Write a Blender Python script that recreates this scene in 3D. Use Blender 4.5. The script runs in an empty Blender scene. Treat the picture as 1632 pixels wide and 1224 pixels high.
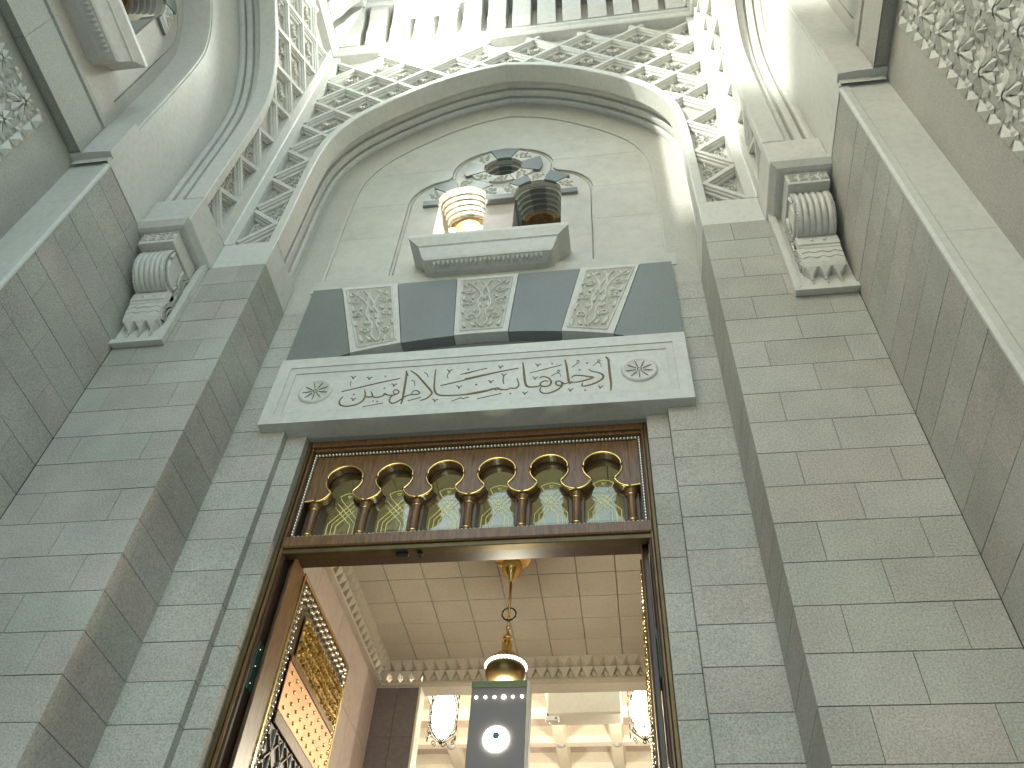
import bpy, bmesh, math, random
from mathutils import Vector, Matrix
random.seed(7)
PI = math.pi
scene = bpy.context.scene
col = scene.collection

# ------------------------------------------------------------------ camera, sky, sun, exposure
def make_camera():
    pitch, roll, yaw = math.radians(49.338), math.radians(4.2735), math.radians(10.629)
    cp, sp, cy, sy = math.cos(pitch), math.sin(pitch), math.cos(yaw), math.sin(yaw)
    Z = Matrix(((cy, -sy, 0), (sy, cy, 0), (0, 0, 1)))
    r = Z @ Vector((1, 0, 0)); u = Z @ Vector((0, -sp, cp)); f = Z @ Vector((0, cp, sp))
    cr, sr = math.cos(roll), math.sin(roll)
    r2 = r * cr + u * sr; u2 = u * cr - r * sr
    cd = bpy.data.cameras.new('camera'); cd.sensor_width = 36.0
    cd.lens = 36.0 * 1352.58 / 1632.0; cd.clip_start = 0.05; cd.clip_end = 3000
    ob = bpy.data.objects.new('camera', cd); col.objects.link(ob)
    m = Matrix((r2, u2, -f)).transposed().to_4x4(); m.translation = (1.466, 0, 0)
    ob.matrix_world = m
    scene.camera = ob
make_camera()

SUN_TRAVEL = Vector((0.60, 0.75, -0.30)).normalized()
world = bpy.data.worlds.new('World'); scene.world = world; world.use_nodes = True
nt = world.node_tree; bg = nt.nodes['Background']
sky = nt.nodes.new('ShaderNodeTexSky'); sky.sky_type = 'NISHITA'; sky.sun_disc = False
to_sun = -SUN_TRAVEL
sky.sun_elevation = math.asin(to_sun.z)
sky.sun_rotation = math.atan2(to_sun.x, to_sun.y)
sky.dust_density = 1.0; sky.air_density = 1.0; sky.ozone_density = 0.5
nt.links.new(sky.outputs[0], bg.inputs['Color']); bg.inputs['Strength'].default_value = 0.15
sl = bpy.data.lights.new('sun', 'SUN'); sl.energy = 1.5; sl.angle = math.radians(0.6); sl.color = (0.94, 0.97, 1.0)
so = bpy.data.objects.new('sun', sl); col.objects.link(so)
so.rotation_euler = SUN_TRAVEL.to_track_quat('-Z', 'Y').to_euler(); so.location = (-20, -30, 30)
vs = scene.view_settings
vs.view_transform = 'Standard'; vs.look = 'None'; vs.gamma = 1.0; vs.exposure = 2.25
vs.use_curve_mapping = False
vs.use_white_balance = True; vs.white_balance_temperature = 7150; vs.white_balance_tint = -2
scene.cycles.use_denoising = True
scene.cycles.max_bounces = 10; scene.cycles.diffuse_bounces = 6; scene.cycles.glossy_bounces = 4
scene.cycles.transparent_max_bounces = 8
scene.cycles.sample_clamp_indirect = 6.0

# ------------------------------------------------------------------ materials
MATS = {}
def new_mat(name):
    m = bpy.data.materials.new(name); m.use_nodes = True
    t = m.node_tree; b = t.nodes['Principled BSDF']
    MATS[name] = m
    return m, t, b
def ramp(t, fac, stops):
    n = t.nodes.new('ShaderNodeValToRGB')
    el = n.color_ramp.elements
    while len(el) < len(stops): el.new(0.5)
    for e, (p, c) in zip(el, stops): e.position = p; e.color = (*c, 1) if len(c) == 3 else c
    t.links.new(fac, n.inputs[0]); return n
def noise(t, scale, detail=2.0, rough=0.5, coord=None):
    n = t.nodes.new('ShaderNodeTexNoise'); n.inputs['Scale'].default_value = scale
    n.inputs['Detail'].default_value = detail; n.inputs['Roughness'].default_value = rough
    if coord: t.links.new(coord, n.inputs['Vector'])
    return n
def mixc(t, fac, a, b, mode='MIX'):
    n = t.nodes.new('ShaderNodeMix'); n.data_type = 'RGBA'; n.blend_type = mode
    if isinstance(fac, (int, float)): n.inputs['Factor'].default_value = fac
    else: t.links.new(fac, n.inputs['Factor'])
    for s, v in (('A', a), ('B', b)):
        i = [x for x in n.inputs if x.name == s and x.type == 'RGBA'][0]
        if isinstance(v, tuple): i.default_value = (*v, 1)
        else: t.links.new(v, i)
    return [o for o in n.outputs if o.type == 'RGBA'][0]
def bump(t, b, h, strength, dist):
    n = t.nodes.new('ShaderNodeBump'); n.inputs['Strength'].default_value = strength; n.inputs['Distance'].default_value = dist
    t.links.new(h, n.inputs['Height']); t.links.new(n.outputs[0], b.inputs['Normal'])
def geo_pos(t):
    return t.nodes.new('ShaderNodeNewGeometry').outputs['Position']
def stone(name, base, dark, light, grain=90.0, var=0.10, rough=0.6, speck=0.5, bumps=0.15, stain=0.12, spec=0.3):
    m, t, b = new_mat(name)
    P = geo_pos(t)
    g = noise(t, grain, 3.0, 0.7, P)
    r = ramp(t, g.outputs['Fac'], [(0.30, dark), (0.50, base), (0.70, light)])
    c = mixc(t, speck, base, r.outputs['Color'])
    big = noise(t, 1.1, 5.0, 0.62, P)
    rb = ramp(t, big.outputs['Fac'], [(0.28, (1 - stain,) * 3), (0.72, (1 + stain * 0.5,) * 3)])
    c = mixc(t, 1.0, c, rb.outputs['Color'], 'MULTIPLY')
    oi = t.nodes.new('ShaderNodeObjectInfo')
    ro = ramp(t, oi.outputs['Random'], [(0.0, (1 - var, 1 - var * .8, 1 - var * 1.1)), (0.35, (1 + var * .4, 1 - var * 0.1, 1 - var * 0.15)), (0.7, (1 - var * .3, 1 + var * .1, 1 - var * .2)), (1.0, (1 + var * 0.5, 1 + var * 0.45, 1 + var * 0.5))])
    c = mixc(t, 1.0, c, ro.outputs['Color'], 'MULTIPLY')
    t.links.new(c, b.inputs['Base Color'])
    b.inputs['Roughness'].default_value = rough
    b.inputs['Specular IOR Level'].default_value = spec
    bump(t, b, g.outputs['Fac'], bumps, 0.004)
    return m
stone('granite', (0.40, 0.385, 0.355), (0.17, 0.165, 0.155), (0.60, 0.585, 0.55), 70, 0.10, 0.62, 0.62, 0.2, 0.2)
stone('marble', (0.56, 0.55, 0.52), (0.44, 0.43, 0.40), (0.64, 0.63, 0.60), 14, 0.05, 0.42, 0.45, 0.06, 0.08, 0.4)
stone('marble_polished', (0.47, 0.455, 0.41), (0.38, 0.365, 0.32), (0.54, 0.525, 0.48), 6, 0.05, 0.48, 0.5, 0.02, 0.10, 0.5)
stone('carved_marble', (0.56, 0.55, 0.51), (0.42, 0.41, 0.375), (0.64, 0.63, 0.60), 45, 0.06, 0.65, 0.6, 0.5, 0.16)
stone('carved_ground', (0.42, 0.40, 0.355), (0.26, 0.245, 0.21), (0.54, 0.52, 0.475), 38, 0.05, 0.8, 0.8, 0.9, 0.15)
stone('dark_stone', (0.188, 0.201, 0.196), (0.125, 0.137, 0.138), (0.265, 0.283, 0.283), 80, 0.08, 0.40, 0.5, 0.1, 0.10, 0.4)
stone('grey_granite', (0.37, 0.36, 0.33), (0.22, 0.21, 0.195), (0.50, 0.49, 0.46), 80, 0.06, 0.6, 0.6, 0.15)
stone('band_stone', (0.44, 0.42, 0.38), (0.34, 0.32, 0.285), (0.52, 0.50, 0.46), 30, 0.05, 0.5, 0.5, 0.1)
stone('mortar', (0.10, 0.095, 0.085), (0.06, 0.055, 0.05), (0.16, 0.15, 0.14), 60, 0.02, 0.9, 0.5, 0.3)
stone('pink_marble', (0.48, 0.385, 0.34), (0.39, 0.30, 0.26), (0.57, 0.48, 0.43), 12, 0.07, 0.35, 0.5, 0.04, 0.10, 0.4)
stone('violet_stone', (0.17, 0.14, 0.145), (0.12, 0.10, 0.105), (0.23, 0.19, 0.19), 20, 0.06, 0.35, 0.5, 0.05, 0.1, 0.4)
stone('ceiling_board', (0.52, 0.46, 0.38), (0.44, 0.38, 0.31), (0.60, 0.54, 0.46), 26, 0.06, 0.7, 0.5, 0.1, 0.12)
stone('plaster_cream', (0.66, 0.60, 0.50), (0.58, 0.52, 0.42), (0.72, 0.66, 0.57), 18, 0.04, 0.6, 0.4, 0.1)
stone('paving', (0.55, 0.54, 0.51), (0.44, 0.43, 0.40), (0.64, 0.63, 0.60), 8, 0.05, 0.3, 0.5, 0.05)

def simple(name, colr, rough=0.5, metal=0.0, spec=0.5, nscale=None, namp=0.25, stretch=None):
    m, t, b = new_mat(name)
    b.inputs['Roughness'].default_value = rough; b.inputs['Metallic'].default_value = metal
    b.inputs['Specular IOR Level'].default_value = spec
    if nscale:
        P = geo_pos(t)
        if stretch:
            mp = t.nodes.new('ShaderNodeMapping'); mp.inputs['Scale'].default_value = stretch
            t.links.new(P, mp.inputs['Vector']); P = mp.outputs[0]
        n = noise(t, nscale, 4.0, 0.6, P)
        lo = tuple(x * (1 - namp) for x in colr); hi = tuple(min(1, x * (1 + namp)) for x in colr)
        r = ramp(t, n.outputs['Fac'], [(0.3, lo), (0.7, hi)])
        t.links.new(r.outputs['Color'], b.inputs['Base Color'])
        bump(t, b, n.outputs['Fac'], 0.12, 0.003)
    else:
        b.inputs['Base Color'].default_value = (*colr, 1)
    return m
simple('wood', (0.155, 0.078, 0.030), 0.32, 0.0, 0.5, 9, 0.45, (6, 6, 0.7))
simple('wood_dark', (0.060, 0.034, 0.018), 0.35, 0.0, 0.5, 9, 0.45, (6, 6, 0.7))
simple('bronze', (0.115, 0.082, 0.035), 0.38, 0.6, 0.5, 5, 0.3)
simple('brass', (0.78, 0.55, 0.22), 0.22, 1.0)
simple('gold_leaf', (0.50, 0.34, 0.12), 0.34, 1.0, 0.5, 30, 0.4)
simple('copper', (0.50, 0.28, 0.17), 0.45, 1.0, 0.5, 4, 0.15)
simple('bead_metal', (0.72, 0.70, 0.60), 0.16, 1.0)
simple('green_plate', (0.045, 0.105, 0.085), 0.4, 0.2)
simple('engraved', (0.16, 0.115, 0.055), 0.55, 0.3, 0.4, 30, 0.3)
simple('gold_line', (0.95, 0.92, 0.30), 0.45, 0.0)
simple('wood_orange', (0.22, 0.12, 0.05), 0.4, 0.0, 0.5, 14, 0.3)
simple('black_iron', (0.03, 0.028, 0.026), 0.4, 0.5)
simple('dark_board', (0.16, 0.135, 0.135), 0.45)
simple('green_frame', (0.13, 0.17, 0.08), 0.5)
simple('grey_metal', (0.35, 0.36, 0.37), 0.35, 0.9)
simple('white_plastic', (0.8, 0.8, 0.78), 0.4)
def emit(name, colr, s):
    m, t, b = new_mat(name)
    b.inputs['Base Color'].default_value = (0.8, 0.8, 0.8, 1)
    b.inputs['Emission Color'].default_value = (*colr, 1); b.inputs['Emission Strength'].default_value = s
emit('lamp_white', (1.0, 0.97, 0.92), 5.0)
emit('lamp_flood', (0.95, 0.98, 1.0), 6.0)
emit('lamp_ring', (1.0, 0.98, 0.94), 1.6)
def glass(name, tint, mixf):
    m, t, b = new_mat(name)
    out = t.nodes['Material Output']
    tr = t.nodes.new('ShaderNodeBsdfTransparent'); tr.inputs[0].default_value = (*tint, 1)
    gl = t.nodes.new('ShaderNodeBsdfGlossy'); gl.inputs['Roughness'].default_value = 0.03
    fr = t.nodes.new('ShaderNodeLayerWeight'); fr.inputs[0].default_value = 0.5
    mx = t.nodes.new('ShaderNodeMixShader')
    pw = t.nodes.new('ShaderNodeMath'); pw.operation = 'POWER'; pw.inputs[1].default_value = 3.0
    mt = t.nodes.new('ShaderNodeMath'); mt.operation = 'MULTIPLY_ADD'; mt.inputs[1].default_value = 0.6; mt.inputs[2].default_value = 0.05 + mixf
    t.links.new(fr.outputs['Facing'], pw.inputs[0]); t.links.new(pw.outputs[0], mt.inputs[0]); t.links.new(mt.outputs[0], mx.inputs[0])
    t.links.new(tr.outputs[0], mx.inputs[1]); t.links.new(gl.outputs[0], mx.inputs[2])
    t.links.new(mx.outputs[0], out.inputs['Surface'])
glass('pane_glass', (0.76, 0.82, 0.72), 0.07)
glass('bulb_glass', (0.9, 0.85, 0.75), 0.05)

# ------------------------------------------------------------------ mesh helpers
class MB:
    def __init__(self): self.v = []; self.f = []
    def add(self, vs, fs):
        k = len(self.v); self.v += [tuple(p) for p in vs]; self.f += [tuple(i + k for i in f) for f in fs]; return self
    def box(self, x0, x1, y0, y1, z0, z1):
        return self.add([(x0, y0, z0), (x1, y0, z0), (x1, y1, z0), (x0, y1, z0), (x0, y0, z1), (x1, y0, z1), (x1, y1, z1), (x0, y1, z1)],
                        [(3, 2, 1, 0), (4, 5, 6, 7), (0, 1, 5, 4), (1, 2, 6, 5), (2, 3, 7, 6), (3, 0, 4, 7)])
    def cbox(self, x0, x1, y0, y1, z0, z1, b=0.012):
        # box with every edge chamfered
        X = (x0, x1); Y = (y0, y1); Z = (z0, z1); vs = {}; L = []
        for i in (0, 1):
            for j in (0, 1):
                for k in (0, 1):
                    sx, sy, sz = 1 - 2 * i, 1 - 2 * j, 1 - 2 * k
                    for a in range(3):
                        p = [X[i] + sx * b, Y[j] + sy * b, Z[k] + sz * b]
                        p[a] = (X[i], Y[j], Z[k])[a]
                        vs[(i, j, k, a)] = len(L); L.append(tuple(p))
        F = []
        for a in range(3):
            o = [q for q in range(3) if q != a]
            for s in (0, 1):
                c = []
                for (p, q) in ((0, 0), (1, 0), (1, 1), (0, 1)):
                    t = [0, 0, 0]; t[a] = s; t[o[0]] = p; t[o[1]] = q; c.append(vs[(*t, a)])
                F.append(tuple(c))
        for a in range(3):
            o = [q for q in range(3) if q != a]
            for p in (0, 1):
                for q in (0, 1):
                    t0 = [0, 0, 0]; t0[o[0]] = p; t0[o[1]] = q; t1 = list(t0); t1[a] = 1
                    F.append((vs[(*t0, o[0])], vs[(*t1, o[0])], vs[(*t1, o[1])], vs[(*t0, o[1])]))
        for i in (0, 1):
            for j in (0, 1):
                for k in (0, 1): F.append(tuple(vs[(i, j, k, a)] for a in range(3)))
        return self.add(L, F)
    def prism(self, poly, a0, a1, fn):
        # poly: 2-D points, extruded from a0 to a1, fn(p, q, a) -> xyz
        n = len(poly)
        vs = [fn(p, q, a0) for p, q in poly] + [fn(p, q, a1) for p, q in poly]
        fs = [tuple(range(n - 1, -1, -1)), tuple(range(n, 2 * n))] + [(i, (i + 1) % n, n + (i + 1) % n, n + i) for i in range(n)]
        return self.add(vs, fs)
    def lathe(self, prof, cx=0, cy=0, n=24):
        k = len(prof); vs = []
        for i in range(n):
            a = 2 * PI * i / n
            for r, z in prof: vs.append((cx + r * math.cos(a), cy + r * math.sin(a), z))
        fs = []
        for i in range(n):
            j = (i + 1) % n
            for q in range(k - 1): fs.append((i * k + q, j * k + q, j * k + q + 1, i * k + q + 1))
        return self.add(vs, fs)
    def tube(self, pts, r, n=6, closed=False):
        pts = [Vector(p) for p in pts]; m = len(pts); vs = []
        up = Vector((0, 0, 1))
        for i, p in enumerate(pts):
            a = pts[i - 1] if (i or closed) else p; b = pts[(i + 1) % m] if (i < m - 1 or closed) else p
            d = (b - a).normalized()
            e = d.cross(up)
            if e.length < 1e-3: e = d.cross(Vector((1, 0, 0)))
            e.normalize(); g = e.cross(d)
            rr = r[i] if isinstance(r, (list, tuple)) else r
            for q in range(n):
                t = 2 * PI * q / n; vs.append(p + e * (math.cos(t) * rr) + g * (math.sin(t) * rr))
        fs = []
        for i in range(m if closed else m - 1):
            j = (i + 1) % m
            for q in range(n): fs.append((i * n + q, i * n + (q + 1) % n, j * n + (q + 1) % n, j * n + q))
        if not closed: fs += [tuple(range(n)), tuple(range(m * n - 1, (m - 1) * n - 1, -1))]
        return self.add(vs, fs)
    def ribbon(self, pts, w, h, fn, taper=True):
        # a carved strand: triangular ridge along 2-D points; fn(p, q, height) -> xyz
        m = len(pts); vs = []
        for i, (p, q) in enumerate(pts):
            a = pts[max(i - 1, 0)]; b = pts[min(i + 1, m - 1)]
            dx, dz = b[0] - a[0], b[1] - a[1]; L = math.hypot(dx, dz) or 1
            nx, nz = -dz / L, dx / L
            ww = w * (0.35 + 0.65 * math.sin(PI * min(max((i + 0.6) / (m + 0.2), 0), 1)) ** 0.5) if taper else w
            vs += [fn(p - nx * ww / 2, q - nz * ww / 2, 0), fn(p - nx * ww * .2, q - nz * ww * .2, h), fn(p + nx * ww * .2, q + nz * ww * .2, h), fn(p + nx * ww / 2, q + nz * ww / 2, 0)]
        fs = []
        for i in range(m - 1):
            for k in range(3): fs.append((i * 4 + k, i * 4 + k + 1, i * 4 + k + 5, i * 4 + k + 4))
        fs += [(0, 1, 2, 3), (m * 4 - 1, m * 4 - 2, m * 4 - 3, m * 4 - 4)]
        return self.add(vs, fs)
    def dome(self, c, r, ax, n=8, rings=3, squash=1.0):
        # half ball on a surface, ax = outward unit vector
        c = Vector(c); ax = Vector(ax); e = ax.orthogonal().normalized(); g = ax.cross(e)
        vs = []
        for i in range(rings):
            t = PI / 2 * i / rings
            for k in range(n):
                a = 2 * PI * k / n
                vs.append(c + (e * math.cos(a) + g * math.sin(a)) * (r * math.cos(t)) + ax * (r * squash * math.sin(t)))
        vs.append(c + ax * r * squash)
        fs = []
        for i in range(rings - 1):
            for k in range(n): fs.append((i * n + k, i * n + (k + 1) % n, (i + 1) * n + (k + 1) % n, (i + 1) * n + k))
        for k in range(n): fs.append(((rings - 1) * n + k, (rings - 1) * n + (k + 1) % n, rings * n))
        return self.add(vs, fs)
    def mesh(self, name, mat, smooth=False, fix=True):
        me = bpy.data.meshes.new(name); me.from_pydata(self.v, [], self.f)
        if fix:
            bm = bmesh.new(); bm.from_mesh(me); bmesh.ops.recalc_face_normals(bm, faces=bm.faces); bm.to_mesh(me); bm.free()
        me.materials.append(MATS[mat])
        if smooth:
            for p in me.polygons: p.use_smooth = True
        return me
    def build(self, name, mat, parent=None, smooth=False, fix=True):
        o = bpy.data.objects.new(name, self.mesh(name, mat, smooth, fix)); col.objects.link(o)
        if parent: o.parent = parent
        if smooth == 'auto':
            for p in o.data.polygons: p.use_smooth = True
            o.data.set_sharp_from_angle(angle=math.radians(38))
        return o
def inst(name, me, parent, loc=(0, 0, 0), rot=(0, 0, 0), scale=(1, 1, 1)):
    o = bpy.data.objects.new(name, me); col.objects.link(o); o.parent = parent
    o.location = loc; o.rotation_euler = rot; o.scale = scale
    return o
def tag(o, label, cat, group=None):
    o['label'] = label; o['category'] = cat
    if group: o['group'] = group
    return o
def thing(name, label, cat, loc=(0, 0, 0), rotz=0.0, group=None, scale=(1, 1, 1)):
    o = bpy.data.objects.new(name, None); col.objects.link(o)
    o.location = loc; o.rotation_euler = (0, 0, rotz); o.scale = scale; o.empty_display_size = 0.2
    return tag(o, label, cat, group)
def structure(o): o['kind'] = 'structure'; return o
def copy_tree(o, parent=None):
    c = o.copy(); col.objects.link(c); c.parent = parent
    for ch in list(o.children): copy_tree(ch, c)
    return c
def fill_plate(loops, a0, a1, fn):
    # flat plate with holes: loops of 2-D points, thickness a0..a1
    bm = bmesh.new(); es = []
    for L in loops:
        vv = [bm.verts.new((p, q, 0)) for p, q in L]
        for i in range(len(vv)): es.append(bm.edges.new((vv[i], vv[(i + 1) % len(vv)])))
    bmesh.ops.triangle_fill(bm, edges=es, use_beauty=True, use_dissolve=False)
    bm.verts.index_update()
    V = [(v.co.x, v.co.y) for v in bm.verts]; F = [tuple(v.index for v in f.verts) for f in bm.faces]; bm.free()
    n = len(V); mb = MB()
    vs = [fn(p, q, a0) for p, q in V] + [fn(p, q, a1) for p, q in V]
    fs = F + [tuple(i + n for i in reversed(f)) for f in F]
    k = 0
    for L in loops:
        m = len(L)
        for i in range(m): fs.append((k + i, k + (i + 1) % m, n + k + (i + 1) % m, n + k + i))
        k += m
    mb.add(vs, fs); return mb
def arc(cx, cz, r, a0, a1, n):
    return [(cx + r * math.cos(a0 + (a1 - a0) * i / n), cz + r * math.sin(a0 + (a1 - a0) * i / n)) for i in range(n + 1)]
def spline(P, per=6):
    out = []
    for i in range(len(P) - 1):
        p0 = P[max(i - 1, 0)]; p1 = P[i]; p2 = P[i + 1]; p3 = P[min(i + 2, len(P) - 1)]
        for k in range(per):
            t = k / per
            out.append(tuple(0.5 * (2 * p1[a] + (p2[a] - p0[a]) * t + (2 * p0[a] - 5 * p1[a] + 4 * p2[a] - p3[a]) * t * t + (3 * p1[a] - p0[a] - 3 * p2[a] + p3[a]) * t ** 3) for a in (0, 1)))
    out.append(P[-1]); return out
def spiral(cx, cz, r0, r1, a0, turns, n=16):
    return [(cx + (r0 + (r1 - r0) * i / n) * math.cos(a0 + 2 * PI * turns * i / n), cz + (r0 + (r1 - r0) * i / n) * math.sin(a0 + 2 * PI * turns * i / n)) for i in range(n + 1)]
def scrollwork(mb, w, h, wt, hb, fn, shear=None, strand=0.03, relief=0.02):
    # mirrored arabesque inside a panel of half width w (top) / wt (bottom), height h: stems, volutes, leaves
    def put(pts, ww):
        for s in (-1, 1):
            q = []
            for (u, z) in pts:
                k = (wt + (w - wt) * z) ; q.append((s * u * k + (shear(z) if shear else 0), z * h + hb))
            mb.ribbon(q, ww, relief, fn)
    put(spline([(0.05, 0.0), (0.25, 0.12), (0.12, 0.30), (0.30, 0.48), (0.16, 0.66), (0.38, 0.82), (0.75, 0.95)]), strand)
    put(spline([(0.0, 0.55), (0.14, 0.70), (0.02, 0.86), (0.20, 0.97)]), strand * 0.9)
    for (u, z, r, t) in ((0.58, 0.20, 0.26, 1), (0.66, 0.50, 0.22, -1), (0.62, 0.76, 0.24, 1), (0.34, 0.34, 0.14, -1)):
        a = spiral(u, z, 0.04, r, random.random() * 6, 1.35 * t, 18)
        put([(p, 0.62 * (q - z) * (2 * wt / h) * 0.8 + z) for p, q in a], strand * 0.8)
    for (u, z, a, L) in ((0.85, 0.06, 1.2, 0.16), (0.92, 0.34, 1.9, 0.14), (0.9, 0.62, 1.3, 0.14), (0.82, 0.90, 0.6, 0.13), (0.42, 0.05, 0.6, 0.16), (0.46, 0.62, 2.4, 0.12), (0.16, 0.46, 1.5, 0.12), (0.5, 0.93, 2.6, 0.12), (0.22, 0.20, 2.2, 0.10), (0.93, 0.48, 0.3, 0.08), (0.93, 0.76, 2.6, 0.1)):
        put([(u - math.cos(a) * L * 0.6, z - math.sin(a) * L * 0.35), (u + 0.03, z), (u + math.cos(a) * L * 0.6, z + math.sin(a) * L * 0.35)], strand * 1.25)

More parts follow.
